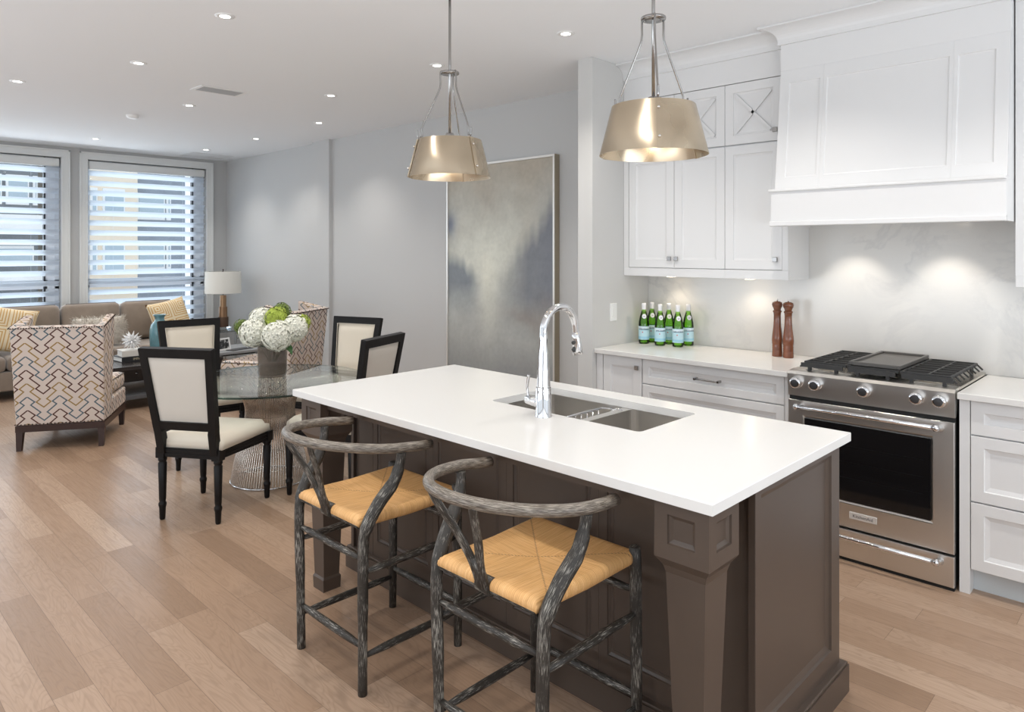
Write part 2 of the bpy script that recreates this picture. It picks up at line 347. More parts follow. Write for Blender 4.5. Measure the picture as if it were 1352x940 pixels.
def arc(c, r, a0, a1, n, plane='xz'):
    out = []
    for i in range(n+1):
        t = a0+(a1-a0)*i/n; a, b = r*math.cos(t), r*math.sin(t)
        out.append(Vector((c[0]+a, c[1], c[2]+b)) if plane == 'xz' else (Vector((c[0]+a, c[1]+b, c[2])) if plane == 'xy' else Vector((c[0], c[1]+a, c[2]+b))))
    return out
def smooth_path(P, n=6):
    P = [Vector(p) for p in P]; out = []
    for i in range(len(P)-1):
        p0, p1, p2, p3 = P[max(i-1, 0)], P[i], P[i+1], P[min(i+2, len(P)-1)]
        for k in range(n):
            t = k/n; out.append(.5*((2*p1)+(-p0+p2)*t+(2*p0-5*p1+4*p2-p3)*t*t+(-p0+3*p1-3*p2+p3)*t**3))
    out.append(P[-1]); return out
def text_mesh(name, body, size, m, parent=None, M=None, extrude=.0004, bold=0, wrap=None, align='CENTER'):
    cu = bpy.data.curves.new(name, 'FONT'); cu.body = body; cu.size = size; cu.extrude = extrude; cu.align_x = align; cu.align_y = 'CENTER'; cu.offset = bold
    o = bpy.data.objects.new(name+'_tmp', cu); C.objects.link(o); dg = bpy.context.evaluated_depsgraph_get(); me = bpy.data.meshes.new_from_object(o.evaluated_get(dg)); bpy.data.objects.remove(o)
    for v in me.vertices:
        p = v.co.copy()
        if wrap: a = p.x/wrap; p = Vector(((wrap+p.z)*math.sin(a), -(wrap+p.z)*math.cos(a), p.y))
        v.co = M @ p if M else p
    me.name = name; me.materials.clear(); me.materials.append(m); r = bpy.data.objects.new(name, me); C.objects.link(r)
    if parent: r.parent = parent
    return r
# ------------------------------------------------------------------ room shell
ZC = 2.845; XW = 4.38; YW = 10.05
struct(MB().box(-3.5, 5.0, -3.5, YW+.1, -.1, 0).build('floor', M_floor))
struct(MB().box(-3.5, 5.0, -3.5, YW+.1, ZC, ZC+.1).build('ceiling', M_ceil))
struct(MB().box(XW, XW+.15, -3.5, 7.17, 0, ZC).box(XW+.03, XW+.18, 7.17, YW, 0, ZC).build('wall_right', M_wall))
struct(MB().box(XW-.04, XW+.03, 7.17, 7.54, 0, ZC).build('wall_pilaster', M_wall))
struct(MB().box(3.707, XW, 2.87, 2.992, 0, ZC, bev=.003).build('wall_stub', M_wall2))
# window wall with two openings (+ one further left)
WIN = [(2.633, 4.115), (.86, 2.342), (-.913, .569), (-2.686, -1.204)]
mb = MB(); zb, zt = .42, 2.71; xs = sorted([v for a in WIN for v in a]); e = [-3.5]+xs+[XW+.18]
for i in range(0, len(e), 2): mb.box(e[i], e[i+1], YW, YW+.16, 0, ZC)
for a, b in WIN: mb.box(a, b, YW, YW+.16, 0, zb); mb.box(a, b, YW, YW+.16, zt, ZC)
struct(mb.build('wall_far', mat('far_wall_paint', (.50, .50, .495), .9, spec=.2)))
mb = MB(); mb.box(-3.6, -3.5, -3.5, YW, 0, .3); mb.box(-3.6, -3.5, -3.5, YW, 2.6, ZC); 
for a, b in ((-3.5, -.5), (1.3, 1.9), (3.7, 4.3), (6.9, YW)): mb.box(-3.6, -3.5, a, b, .3, 2.6)
struct(mb.build('wall_left', M_wall))
mb = MB(); mb.box(-3.5, 5, -3.6, -3.5, 2.6, ZC)
for a, b in ((-3.5, -2.6), (.3, .9), (3.9, 5)): mb.box(a, b, -3.6, -3.5, 0, 2.6)
struct(mb.build('wall_rear', M_wall))
struct(MB().box(XW-.011, XW-.001, -1.5, 2.869, .915, 1.72).build('wall_backsplash', M_splash))
struct(MB().box(XW-.016, XW, 2.995, 7.16, 0, .13, bev=.003).box(XW+.014, XW+.03, 7.55, YW-.02, 0, .13, bev=.003).build('baseboard_right', M_trim))
struct(MB().box(-3.48, XW+.0, YW-.016, YW, 0, .13, bev=.003).build('baseboard_far', M_trim))
# windows: casing + sash + glass; blinds are things
for wi, (a, b) in enumerate(WIN[:3]):
    mb = MB(); cw = .095; y0 = YW-.022
    for (x0, x1, z0, z1) in ((a-cw, a, zb-cw, zt+cw), (b, b+cw, zb-cw, zt+cw), (a, b, zt, zt+cw), (a, b, zb-cw, zb)):
        mb.box(x0, x1, y0, YW-.001, z0, z1)
    for (x0, x1, z0, z1) in ((a-cw, a-cw+.022, zb-cw, zt+cw), (b+cw-.022, b+cw, zb-cw, zt+cw), (a-cw, b+cw, zt+cw-.022, zt+cw), (a-.02, a, zb, zt), (b, b+.02, zb, zt), (a-.02, b+.02, zt, zt+.02)):
        mb.box(x0, x1, y0-.012, y0, z0, z1, bev=.003)
    struct(mb.build('window_%d' % (wi+1), M_trim))
    wn = bpy.data.objects['window_%d' % (wi+1)]
    mb = MB(); y0, y1 = YW+.08, YW+.13
    for (x0, x1, z0, z1) in ((a, a+.045, zb, zt), (b-.045, b, zb, zt), (b-.145, b-.125, zb, zt), (a, b, zt-.05, zt), (a, b, zb, zb+.05), (a, b, 1.09, 1.20)): mb.box(x0, x1, y0, y1, z0, z1)
    for (x0, x1, z0, z1) in ((b-.165, b-.145, zb, zt),): mb.box(x0, x1, y0-.01, y1, z0, z1, mi=1)
    mb.box(b-.125, b-.045, y0+.01, y1-.005, zb, zt, mi=2)
    mb.build('sash', [mat('sash_paint', (.70, .75, .82), .5), mat('sash_gasket', (.02, .025, .035), .5), mat('sash_panel', (.75, .80, .87), .4)], wn)
    MB().box(a+.045, b-.165, YW+.10, YW+.106, zb+.05, zt-.05).build('glass', M_glass, wn)
# blinds
def blind(a, b, label):
    t = thing('window_blind', label, 'blind', ((a+b)/2, YW+.02, 0), 0, 'horizontal vane window blinds')
    hw = (b-a)/2-.012
    MB().box(-hw, hw, -.03, .05, zt-.115, zt-.012, bev=.02).build('head_rail', M_trim, t)
    z = 2.545
    k = 0
    while z > zb+.06:
        mb = MB(); P = []
        N = 6
        for j in range(N+1):
            u = j/N-.5; P.append((.018*math.cos(u*PI)-.006+u*.03, -u*.066))
        mb.add([(sx*hw, q[0], q[1]) for q in P for sx in (-1, 1)], [(2*j, 2*j+1, 2*j+3, 2*j+2) for j in range(N)], smooth=True); v = mb.build('vane', M_vane, t); v.location = (0, 0, z)
        z -= .1263; k += 1
    MB().box(-hw, hw, 0, .03, zb+.01, zb+.035).build('bottom_rail', M_trim, t)
    for x in (-hw*.6, hw*.6): MB().box(x-.0008, x+.0008, .012, .013, zb+.03, zt-.1).build('cord', M_vane, t)
blind(*WIN[0], 'white horizontal vane blind in the right-hand window beside the corner table lamp')
blind(*WIN[2], 'white horizontal vane blind in the far window left of the other two')
blind(*WIN[1], 'white horizontal vane blind in the window at the left edge, behind the sofa')
# ------------------------------------------------------------------ outside
Yo = 22.0
def ox(x): return x*Yo/10.05
def oz(z): return 1.565+(z-1.565)*Yo/10.05
M_beige = mat('beige_render', (.86, .74, .60), .9); M_greyb = mat('grey_brick', (.30, .34, .40), .9, noise_amt=.15, noise_scale=3)
M_dkb = mat('dark_grey_brick', (.20, .22, .24), .9); M_pane = mat('far_pane', (.42, .52, .60), .1, spec=.7); M_cornice = mat('white_cornice', (.9, .9, .9), .8)
M_green = mat('moss_cladding', (.30, .34, .20), .9)
def building(name, x0, x1, m, wins, label, dy=0, top=6.5, bands=()):
    t = thing(name, label, 'building', (ox((x0+x1)/2), Yo+dy, -6), 0); cx = ox((x0+x1)/2)
    MB().box(ox(x0)-cx, ox(x1)-cx, 0, 6, 0, top+6).build('wall', m, t)
    for (a, b, c, d) in wins:
        f = MB().box(ox(a)-cx, ox(b)-cx, -.06, .05, oz(c)+6, oz(d)+6).build('window', M_cornice, t)
        n = 1; W = ox(b)-ox(a); mbp = MB()
        for i in range(n): mbp.box(ox(a)-cx+.06+i*W/n, ox(a)-cx+(i+1)*W/n-.04, -.09, -.05, oz(c)+6.08, oz(d)+5.92)
        mbp.build('pane', M_pane, f)
    for (a, b, c, d) in bands: MB().box(ox(a)-cx, ox(b)-cx, -.5, 0, oz(c)+6, oz(d)+6).build('balcony', M_cornice, t)
    return t
building('apartment_building', 2.62, 3.22, M_beige, [(2.80, 3.06, 2.02, 2.36), (2.80, 3.06, 1.26, 1.66), (2.66, 2.74, 2.02, 2.36), (2.66, 2.74, 1.26, 1.66)], 'beige building seen through the right-hand window', bands=[(2.5, 3.22, 1.17, 1.20)])
building('apartment_building', 3.225, 3.90, M_greyb, [(3.26, 3.62, 1.98, 2.33), (3.26, 3.62, 1.30, 1.66), (3.64, 3.70, 1.98, 2.33), (3.64, 3.70, 1.30, 1.66)], 'grey brick building right of the beige one through the window', dy=.4)
building('apartment_building', 1.0, 2.2, M_dkb, [(1.72, 1.82, 2.13, 2.5), (1.86, 2.10, 2.13, 2.5), (2.14, 2.19, 2.13, 2.5), (1.75, 2.15, 1.40, 1.62)], 'dark grey building with white balconies through the left window', dy=1.0, bands=[(1.2, 2.2, 1.80, 2.0), (1.2, 2.2, 1.18, 1.30)])
struct(MB().box(-40, 60, YW+2, 60, -6.2, -6).build('ground', mat('street_paving', (.35, .35, .36), .9)))
# ------------------------------------------------------------------ ceiling fittings
def pot():
    t = thing('recessed_light', 'x', 'ceiling light', (0, 0, ZC), 0, 'recessed ceiling lights')
    MB().lathe([(.028, -.004), (.040, -.006), (.052, -.003), (.052, .0)], seg=28).build('trim_ring', M_white, t)
    MB().lathe([(.0001, -.0035), (.029, -.0035)], seg=24).build('lens', M_lens, t)
    l = bpy.data.lights.new('pot_beam', 'SPOT'); l.energy = POT; l.color = (1, .945, .875); l.spot_size = math.radians(118); l.spot_blend = .8; l.shadow_soft_size = .035
    lo = bpy.data.objects.new('pot_beam', l); C.objects.link(lo); lo.parent = t; lo.location = (0, 0, -.012)
    return t
POTS = [(1.663, 3.809, 'topmost ceiling light in the left half of the picture'), (1.668, 5.186, 'second ceiling light from the top left, left of the rectangular vent'),
        (1.208, 6.40, 'leftmost ceiling light, at the left edge of the picture'), (2.469, 6.382, 'ceiling light just beyond the rectangular ceiling vent'),
        (2.455, 9.059, 'small ceiling light just above the gap between the two windows'), (3.129, 5.138, 'ceiling light right above the top of the wall pilaster, left of the far pendant'),
        (3.713, 6.323, 'ceiling light touching the top of the wall pilaster, lower of the two there'), (3.739, 7.74, 'ceiling light between the wall pilaster and the far corner'),
        (3.704, 9.04, 'ceiling light nearest the far room corner'), (3.2, 2.674, 'ceiling light between the two pendants, in front of the stub wall'),
        (3.129, 3.772, 'ceiling light right behind the far pendant rod')]
HID = [(3.2, 1.5), (3.2, .3), (1.22, 2.55), (1.15, 1.15), (1.2, -.4), (-.1, 1.0), (-.1, 2.6), (0, 4.4), (-.1, 6.4), (1.2, 9.05), (3.2, -.9)]
p0 = pot(); used = False
for x, y, lb in POTS:
    o = p0 if not used else dup(p0); used = True
    o.location = (x, y, ZC); o['label'] = lb
for x, y in HID:
    l = bpy.data.lights.new('pot_beam', 'SPOT'); l.energy = POT; l.color = (1, .945, .875); l.spot_size = math.radians(118); l.spot_blend = .8; l.shadow_soft_size = .035
    t = dup(p0, (x, y, ZC), label='ceiling light outside the picture, one of the same grid')
t = thing('smoke_detector', 'small round white detector on the ceiling toward the windows', 'detector', (2.273, 7.233, ZC))
MB().lathe([(.0001, -.03), (.04, -.03), (.052, -.02), (.055, 0)], seg=28).build('cover', M_white, t)
t = thing('ceiling_vent', 'white rectangular air vent with dark slots in the ceiling', 'vent', (2.415, 5.63, ZC), math.radians(0))
MB().box(-.19, .19, -.115, -.085, -.006, 0, bev=.002).box(-.19, .19, .085, .115, -.006, 0, bev=.002).box(-.19, -.16, -.085, .085, -.006, 0).box(.16, .19, -.085, .085, -.006, 0).build('frame', M_white, t)
MB().box(-.16, .16, -.085, .085, -.001, 0).build('backing', mat('vent_dark', (.12, .12, .12), .9), t)
for i in range(9):
    y = -.075+i*.0187; MB().box(-.16, .16, y-.005, y+.005, -.005, -.002).build('slat', mat('vent_slat', (.5, .5, .5), .6), t)
t = thing('ceiling_speaker', 'flush white square panel in the ceiling near the far corner', 'speaker', (3.95, 9.6, ZC))
MB().box(-.28, .28, -.22, .22, -.004, 0, bev=.0015).build('grille', mat('grille_paint', (.72, .72, .72), .9), t)
# ------------------------------------------------------------------ upper cabinets
def square_knob(parent, x, y, z):
    k = MB().box(x-.016, x-.004, y-.014, y+.014, z-.014, z+.014, bev=.002).box(x-.004, x, y-.007, y+.007, z-.007, z+.007).build('knob', M_nickel, parent); return k
XU = 4.062
def door(name, t, X, y0, y1, z0, z1, rails=.055, m=M_cab, th=.02, slope=.014, depth=.009, raise_=0):
    # face looks toward -X : U runs along -Y? (normal = U x V must be -X) -> U = -Y direction
    g = .0015
    return MB().panel((X, y1-g, z0+g), (0, -1, 0), (0, 0, 1), (y1-y0)-2*g, (z1-z0)-2*g, th, (rails,)*4, slope, depth, raise_).build(name, m, t)
def xdoor(t, X, y0, y1, z0, z1):
    d = door('glazed_door', t, X, y0, y1, z0, z1)
    mb = MB(); r = .07; a = Vector((X-.002, y0+r, z0+r)); b = Vector((X-.002, y1-r, z1-r)); c = Vector((X-.002, y0+r, z1-r)); e_ = Vector((X-.002, y1-r, z0+r))
    for p, q in ((a, b), (c, e_)):
        dd = (q-p).normalized(); nn = Vector((1, 0, 0)).cross(dd)*.009
        P = [p-nn, q-nn, q+nn, p+nn]; O = Vector((.006, 0, 0)); mb.add([v for v in P]+[v+O for v in P], [(0, 1, 2, 3), (7, 6, 5, 4), (0, 4, 5, 1), (1, 5, 6, 2), (2, 6, 7, 3), (3, 7, 4, 0)])
    mb.build('cross_muntin', M_cab, d); return d
def upper_cab(y0, y1, doors, label, knobs, side_l=0, side_r=0):
    t = thing('wall_cabinet', label, 'cabinet', ((XU+XW)/2, (y0+y1)/2, 1.39)); o = t.location
    t.location = (0, 0, 0)
    MB().box(XU+.022, XW-.012, y0, y1, 1.39, 2.76).box(XU, XU+.022, y0, y1, 1.39, 1.445, bev=.002).box(XU, XU+.022, y0, y1, 2.592, 2.76).build('body', M_cab, t)
    if side_l: MB().box(XU, XU+.022, y1-side_l, y1, 1.445, 2.592).build('side_stile', M_cab, t)
    if side_r: MB().box(XU, XU+.022, y0, y0+side_r, 1.445, 2.592).build('side_stile', M_cab, t)
    for i in range(len(doors)-1):
        a, b = doors[i+1], doors[i]
        d1 = door('door', t, XU, a, b, 1.447, 2.208); d2 = xdoor(t, XU, a, b, 2.213, 2.589)
        if knobs[i] is not None: square_knob(d1, XU, knobs[i], 1.51); square_knob(d2, XU, knobs[i], 2.277)
    return t
upper_cab(2.11, 2.868, [2.828, 2.47, 2.11], 'double-door white wall cabinet by the stub wall, above the green bottles', [2.503, 2.452], side_l=.038)
upper_cab(1.712, 2.11, [2.11, 1.746], 'single-door white wall cabinet just left of the range hood', [1.787], side_r=.034)
upper_cab(-.30, .622, [.588, .14, -.29], 'white wall cabinet at the right edge, past the range hood', [.17, .11], side_l=.034)
# crown moulding along cabinets
def crown_poly(x, zb_=2.742, pr=.098):
    P = [(x, zb_), (x-.012, zb_), (x-.012, zb_+.012)]
    for i in range(9):
        a = i/8*PI/2; P.append((x-.012-(pr-.024)*(1-math.cos(a)), zb_+.014+(ZC-zb_-.028)*math.sin(a)))
    P += [(x-pr, ZC-.012), (x-pr, ZC-.001), (x, ZC-.001)]
    return P
struct(MB().prism([(a, b) for a, b in crown_poly(XU)], 1.735, 2.868, 'y').build('trim_1', M_cab))
struct(MB().prism([(a, b) for a, b in crown_poly(XU)], -1.4, .62, 'y').build('trim_2', M_cab))
# ------------------------------------------------------------------ range hood
t = thing('range_hood', 'large white tapered cabinet hood with crown above the steel range', 'range hood', (0, 0, 0))
HL, HR = 1.722, .628; XH = 3.985
mb = MB(); # frieze box
mb.box(XH, XW-.012, HR, HL, 2.592, 2.76)
mb.build('frieze', M_cab, t)
# crown with returns
mb = MB(); P = crown_poly(XH)
rows = []
for (x, z) in P:
    d = XH-x; rows.append([(XW-.05, HL+d, z), (XH-d, HL+d, z), (XH-d, HR-d*.0-.002, z), ])
vs = [p for r in rows for p in r]; n = len(rows); fs = []
for i in range(n):
    j = (i+1) % n
    for k in range(2): fs.append((i*3+k, i*3+k+1, j*3+k+1, j*3+k))
mb.add(vs, fs); mb.add([r[0] for r in rows], [list(range(n))]); mb.add([r[2] for r in rows], [list(range(n))[::-1]])
mb.build('crown', M_cab, t)
# tapered body
Xb, Xt, zb0, zt0 = 3.905, XH, 1.905, 2.592; yL0, yL1 = HL+.0, HL-.006; 
mb = MB()
mb.add([(Xb+.004, HR, zb0), (Xb+.004, HL, zb0), (XW-.012, HL, zb0), (XW-.012, HR, zb0), (Xt+.004, HR, zt0), (Xt+.004, HL, zt0), (XW-.012, HL, zt0), (XW-.012, HR, zt0)],
       [(0, 3, 2, 1), (4, 5, 6, 7), (0, 1, 5, 4), (1, 2, 6, 5), (2, 3, 7, 6), (3, 0, 4, 7)])
Vv = Vector((Xt-Xb, 0, zt0-zb0)); Hh = Vv.length
def hp(ya, yb, rl, rr):
    mb.panel((Xb-.002, ya, zb0), (0, -1, 0), tuple(Vv), ya-yb, Hh, .01, (rl, rr, .07, .075), .014, .008)
hp(HL, 1.477, .055, .018); hp(1.477, .856, .018, .018); hp(.856, HR, .018, .055)
mb.build('tapered_body', M_cab, t)
XB = 3.878
mb = MB(); mb.box(XB, XB+.03, HR, HL+.01, 1.720, 1.895).box(XB+.03, XW-.012, HL-.02, HL+.01, 1.702, 1.895).box(XB+.03, XW-.012, HR, HR+.02, 1.702, 1.895)
mb.box(XB-.008, XB+.029, HR, HL+.018, 1.70, 1.727, bev=.004)
mb.box(XB-.012, XW-.012, HR, HL+.022, 1.893, 1.908, bev=.004)
mb.build('apron', M_cab, t)
MB().box(XB+.03, XW-.012, HR+.02, HL-.02, 1.716, 1.725).build('insert_panel', mat('insert_steel', (.5, .47, .43), .3, 1), t)
for y in (1.43, .955):
    h = MB().lathe([(.0001, -.005), (.03, -.005), (.034, 0)], seg=24, z0=0).build('lamp_disc', mat('hood_lens', (1, 1, 1), .4, emit=(1, .9, .75), estr=12), t); h.location = (4.06, y, 1.716)
    l = bpy.data.lights.new('hood_beam', 'SPOT'); l.energy = 6; l.color = (1, .91, .79); l.spot_size = math.radians(82); l.spot_blend = .7; l.shadow_soft_size = .02
    lo = bpy.data.objects.new('hood_beam', l); C.objects.link(lo); lo.parent = t; lo.location = (4.12, y, 1.70); lo.rotation_euler = (0, math.radians(-18), 0)
# under-cabinet pucks
pk = None
for i, (y, lb) in enumerate([(2.60, 'small puck light under the wall cabinet above the green bottles'), (2.03, 'small puck light under the wall cabinet, nearer the hood')]):
    t2 = thing('puck_light', lb, 'light', (4.24, y, 1.39), 0, 'puck lights under the wall cabinets')
    MB().lathe([(.0001, -.008), (.03, -.008), (.034, 0)], seg=20).build('lens', mat('puck_lens', (1, 1, 1), .4, emit=(1, .8, .55), estr=10), t2)
    l = bpy.data.lights.new('puck_beam', 'SPOT'); l.energy = 2.2; l.color = (1, .84, .64); l.spot_size = math.radians(130); l.spot_blend = .8; l.shadow_soft_size = .02
    lo = bpy.data.objects.new('puck_beam', l); C.objects.link(lo); lo.parent = t2; lo.location = (0, 0, -.015)
# ------------------------------------------------------------------ base cabinets
XD = 3.75
def bar_handle(parent, X, y0, y1, z):
    h = MB(); h.cyl((X-.032, y0, z), (X-.032, y1, z), .0055, 10)
    for y in (y0, y1): h.box(X-.038, X, y-.007, y+.007, z-.007, z+.007, bev=.002)
    return h.build('handle', M_nickel, parent)
t = thing('base_cabinet', 'white single-door base cabinet with square knob, by the stub wall', 'cabinet')
MB().box(XD+.02, XW-.012, 2.51, 2.868, .10, .884).box(XD+.07, XW-.012, 2.51, 2.868, 0, .10).box(XD, XD+.02, 2.816, 2.868, 0, .884).build('body', M_cab, t)
d = door('door', t, XD, 2.512, 2.814, .11, .882, .06); square_knob(d, XD, 2.546, .821)
t = thing('base_cabinet', 'wide white drawer base cabinet between the single-door cabinet and the range', 'cabinet')
MB().box(XD+.02, XW-.012, 1.57, 2.51, .10, .884).box(XD+.07, XW-.012, 1.57, 2.51, 0, .10).box(XD, XD+.02, 1.57, 1.598, 0, .884).build('body', M_cab, t)
for z0, z1, hz in ((.728, .882, .808), (.42, .724, None), (.11, .416, None)):
    d = door('drawer', t, XD, 1.60, 2.508, z0, z1, .045, slope=.022, depth=.012); bar_handle(d, XD, 1.975, 2.125, hz if hz else (z0+z1)/2-.02)
t = thing('base_cabinet', 'white three-drawer base cabinet right of the range', 'cabinet')
MB().box(XD+.02, XW-.012, -.30, .786, .11, .884).box(XD+.075, XD+.09, -.30, .745, 0, .11, mi=1).box(XD, XD+.09, .745, .786, 0, .884).build('body', [M_cab, M_cabin], t)
for z0, z1 in ((.728, .882), (.425, .724), (.114, .421)):
    d = door('drawer', t, XD, -.28, .743, z0, z1, .05, slope=.022, depth=.012); bar_handle(d, XD, .16, .31, (z0+z1)/2 if z1 > .8 else z1-.075)
o = MB().box(3.722, XW-.012, 1.572, 2.868, .885, .915, bev=.003).build('countertop', M_quartz_w); tag(o, 'pale quartz countertop carrying the green bottles and pepper mills', 'countertop')
o = MB().box(3.722, XW-.012, -.30, .790, .885, .915, bev=.003).build('countertop', M_quartz_w); tag(o, 'pale quartz countertop right of the range', 'countertop')
# ------------------------------------------------------------------ range
t = thing('gas_range', 'stainless steel slide-in gas range with black oven window', 'range', (0, 0, 0))
RY0, RY1 = .797, 1.567; XR = 3.715
MB().box(XR+.03, XW-.02, RY0+.004, RY1-.004, .03, .90).box(XR+.07, XW-.05, RY0+.03, RY1-.03, 0, .03).build('body', mat('range_side', (.03, .03, .03), .6), t)
mb = MB(); mb.prism([(XR+.004, .797), (XR+.03, .797), (XR+.10, .93), (XR+.016, .925), (XR-.004, .912)], RY0, RY1, 'y'); mb.build('control_panel', M_steel, t)
MB().box(XR+.06, XW-.02, RY0-.004, RY1+.004, .914, .928, bev=.003).box(XR+.15, XW-.08, RY0+.05, RY1-.05, .921, .9285).build('cooktop', mat('cooktop_steel', (.60, .56, .50), .22, 1), t)
for i, y in enumerate((1.518, 1.420, 1.184, .951, .855)):
    k = MB(); q = Matrix.Translation((XR+.006, y, .869)) @ Matrix.Rotation(-PI/2, 4, 'Y')
    k.lathe([(.032, 0), (.032, .006), (.027, .008), (.026, .016), (.0295, .020), (.0295, .036), (.026, .042), (.019, .043)], seg=28, axis=q)
    kn = k.build('knob', M_chrome, t)
    MB().lathe([(.0195, .042), (.0001, .0425)], seg=20, axis=q).build('knob_cap', mat('knob_cap_metal', (.22, .22, .23), .3, 1), kn)
# oven door
mb = MB(); z0, z1 = .172, .775
mb.panel((XR, RY1-.002, z0), (0, -1, 0), (0, 0, 1), RY1-RY0-.004, z1-z0, .03, (.075, .085, .118, .075), .012, .010)
od = mb.build('oven_door', M_steel, t)
MB().box(XR+.001, XR+.009, RY0+.098, RY1-.088, z0+.132, z1-.089).build('window', M_black, od)
mb = MB()
for zz in (.42, .50, .58): mb.cyl((XR+.0005, RY0+.13, zz), (XR+.0005, RY1-.13, zz), .0007, 6)
mb.build('rack_lines', mat('rack_metal', (.015, .015, .015), .3, 1), od)  # thin dark metal lines for the oven racks
def big_handle(parent, z, X=XR):
    h = MB(); h.cyl((X-.058, .848, z), (X-.058, 1.512, z), .0115, 18)
    for y in (.858, 1.498):
        h.tube([(X, y, z-.012), (X-.02, y, z-.010), (X-.045, y, z-.002), (X-.058, y, z)], [.018, .012, .011, .0135], 14)
        h.cyl((X-.058, y-.008, z), (X-.058, y+.010, z), .0165, 18)
    return h.build('handle', M_chrome, parent)
big_handle(od, .752)
bd = MB().box(XR-.004, XR+.001, 1.127, 1.255, .222, .255, bev=.001).build('badge', mat('badge_silver', (.8, .79, .77), .35, .5), od)
Mx = Matrix.Translation((XR-.0045, 1.191, .238)) @ Matrix(((0, 0, -1, 0), (-1, 0, 0, 0), (0, 1, 0, 0), (0, 0, 0, 1)))
text_mesh('badge_lettering', 'KitchenAid', .021, mat('badge_ink', (.08, .08, .09), .5), bd, Mx, .0003)
MB().box(XR+.012, XR+.03, RY0+.005, RY1-.005, .775, .797).build('vent_gap', M_dark, t)
dr = MB().box(XR, XR+.03, RY0+.002, RY1-.002, .018, .160, bev=.003).build('warming_drawer', M_steel, t); big_handle(dr, .138)
MB().box(XR+.012, XR+.05, RY0+.004, RY1-.004, .0, .018).build('kick_strip', M_dark, t)
# burners + grates + griddle
for (x, y, r) in ((3.93, 1.42, .045), (4.18, 1.42, .035), (3.93, .94, .05), (4.18, .94, .04), (4.05, 1.18, .04)):
    MB().lathe([(r+.018, 0), (r+.018, .006), (r+.006, .009), (r, .010), (r, .018), (r*.3, .020), (.0001, .020)], x, y, 24, z0=.928).build('burner', [mat('burner_alloy', (.55, .5, .42), .35, 1)], t)
def grate(y0, y1, endL, endR):
    mb = MB(); zt_ = .972; x0, x1 = 3.775, 4.315; n = 8
    for i in range(n):
        x = x0+(x1-x0)*i/(n-1); r = .0045
        ya = y0 - (.0 if not endR else 0); P = []
        a, b = y0, y1
        if endR: mb.tube([(x, y0-.0, .945), (x, y0+.028, zt_)], r, 6)
        if endL: mb.tube([(x, y1, .945), (x, y1-.028, zt_)], r, 6)
        mb.box(x-r, x+r, y0+(.026 if endR else 0), y1-(.026 if endL else 0), zt_-.008, zt_+.006)
    for y in ((y0+.028 if endR else y0+.006), (y1-.028 if endL else y1-.006), (y0+y1)/2): mb.box(x0-.006, x1+.006, y-.0045, y+.0045, zt_-.008, zt_+.005)
    mb.box(x0-.024, x0-.010, y0+.012, y1-.012, zt_-.024, zt_-.002)
    for y in (y0+.05, y1-.05):
        for x in (x0, x1): mb.box(x-.008, x+.008, y-.008, y+.008, .928, zt_)
    return mb.build('grate', M_iron, t)
grate(1.29, 1.525, 1, 0); grate(1.045, 1.285, 0, 0); grate(.80, 1.04, 0, 1)
mb = MB(); mb.box(3.80, 4.30, 1.055, 1.275, .979, .987, bev=.003)
for (a, b, c, d) in ((3.79, 4.31, 1.045, 1.06), (3.79, 4.31, 1.27, 1.285), (3.79, 3.805, 1.06, 1.27), (4.295, 4.31, 1.06, 1.27)): mb.box(a, b, c, d, .979, .998, bev=.003)
mb.build('griddle', mat('griddle_iron', (.09, .085, .08), .4), t)
# ------------------------------------------------------------------ island
t = thing('kitchen_island', 'dark brown panelled island with tapered corner legs in the foreground', 'island', (2.13, 1.95, 0)); IO = (-2.13, -1.95, 0)
def ib(mb, name, m, parent=t, **k): o = mb.build(name, m, parent, **k); o.location = (IO if parent is t else (0, 0, 0)); return o
XI0, XI1, YI0, YI1 = 1.955, 2.600, .912, 3.0
mb = MB(); mb.box(XI0+.02, XI1-.001, YI0+.0225, YI1, .02, .69).box(XI0+.02, 2.06, YI0+.022, YI1, .69, .884).box(2.57, XI1, YI0+.022, YI1, .69, .884).box(2.06, 2.57, YI0+.022, 1.36, .69, .884).box(2.06, 2.57, 2.26, YI1, .69, .884)
ib(mb, 'body', M_isl)
# end panel facing -Y : normal -Y => U=+X, V=+Z : X x Z = -Y ok
ib(MB().panel((1.94, YI0, .10), (1, 0, 0), (0, 0, 1), XI1-1.94, .784, .022, (.035, .075, .075, .03), .022, .014), 'end_panel', M_isl)
ib(MB().panel((XI1, YI1+.001, .10), (-1, 0, 0), (0, 0, 1), XI1-1.94, .784, .022, (.07,)*4, .02, .012), 'end_panel', M_isl)
for i in range(4):
    y1 = 2.80-.45*i; y0 = y1-.38
    ib(MB().panel((XI0, y1+.035, .105), (0, -1, 0), (0, 0, 1), .45, .779, .02, (.035, .035, .075, .07), .010, .010, .006), 'door_panel', M_isl)
ib(MB().box(XI0, XI0+.02, 2.836, YI1, .105, .884), 'stile', M_isl)
ib(MB().box(XI0, XI0+.02, YI0+.023, 1.034, .105, .884), 'stile', M_isl)
mb = MB()
def basemould(x0, x1, y0, y1): mb.box(x0, x1, y0, y1, 0, .096).box(x0+.004, x1-.004, y0+.004, y1-.004, .096, .106, bev=.003)
basemould(XI0-.028, XI1+.028, YI0-.024, YI1+.028)
ib(mb, 'plinth', M_isl)
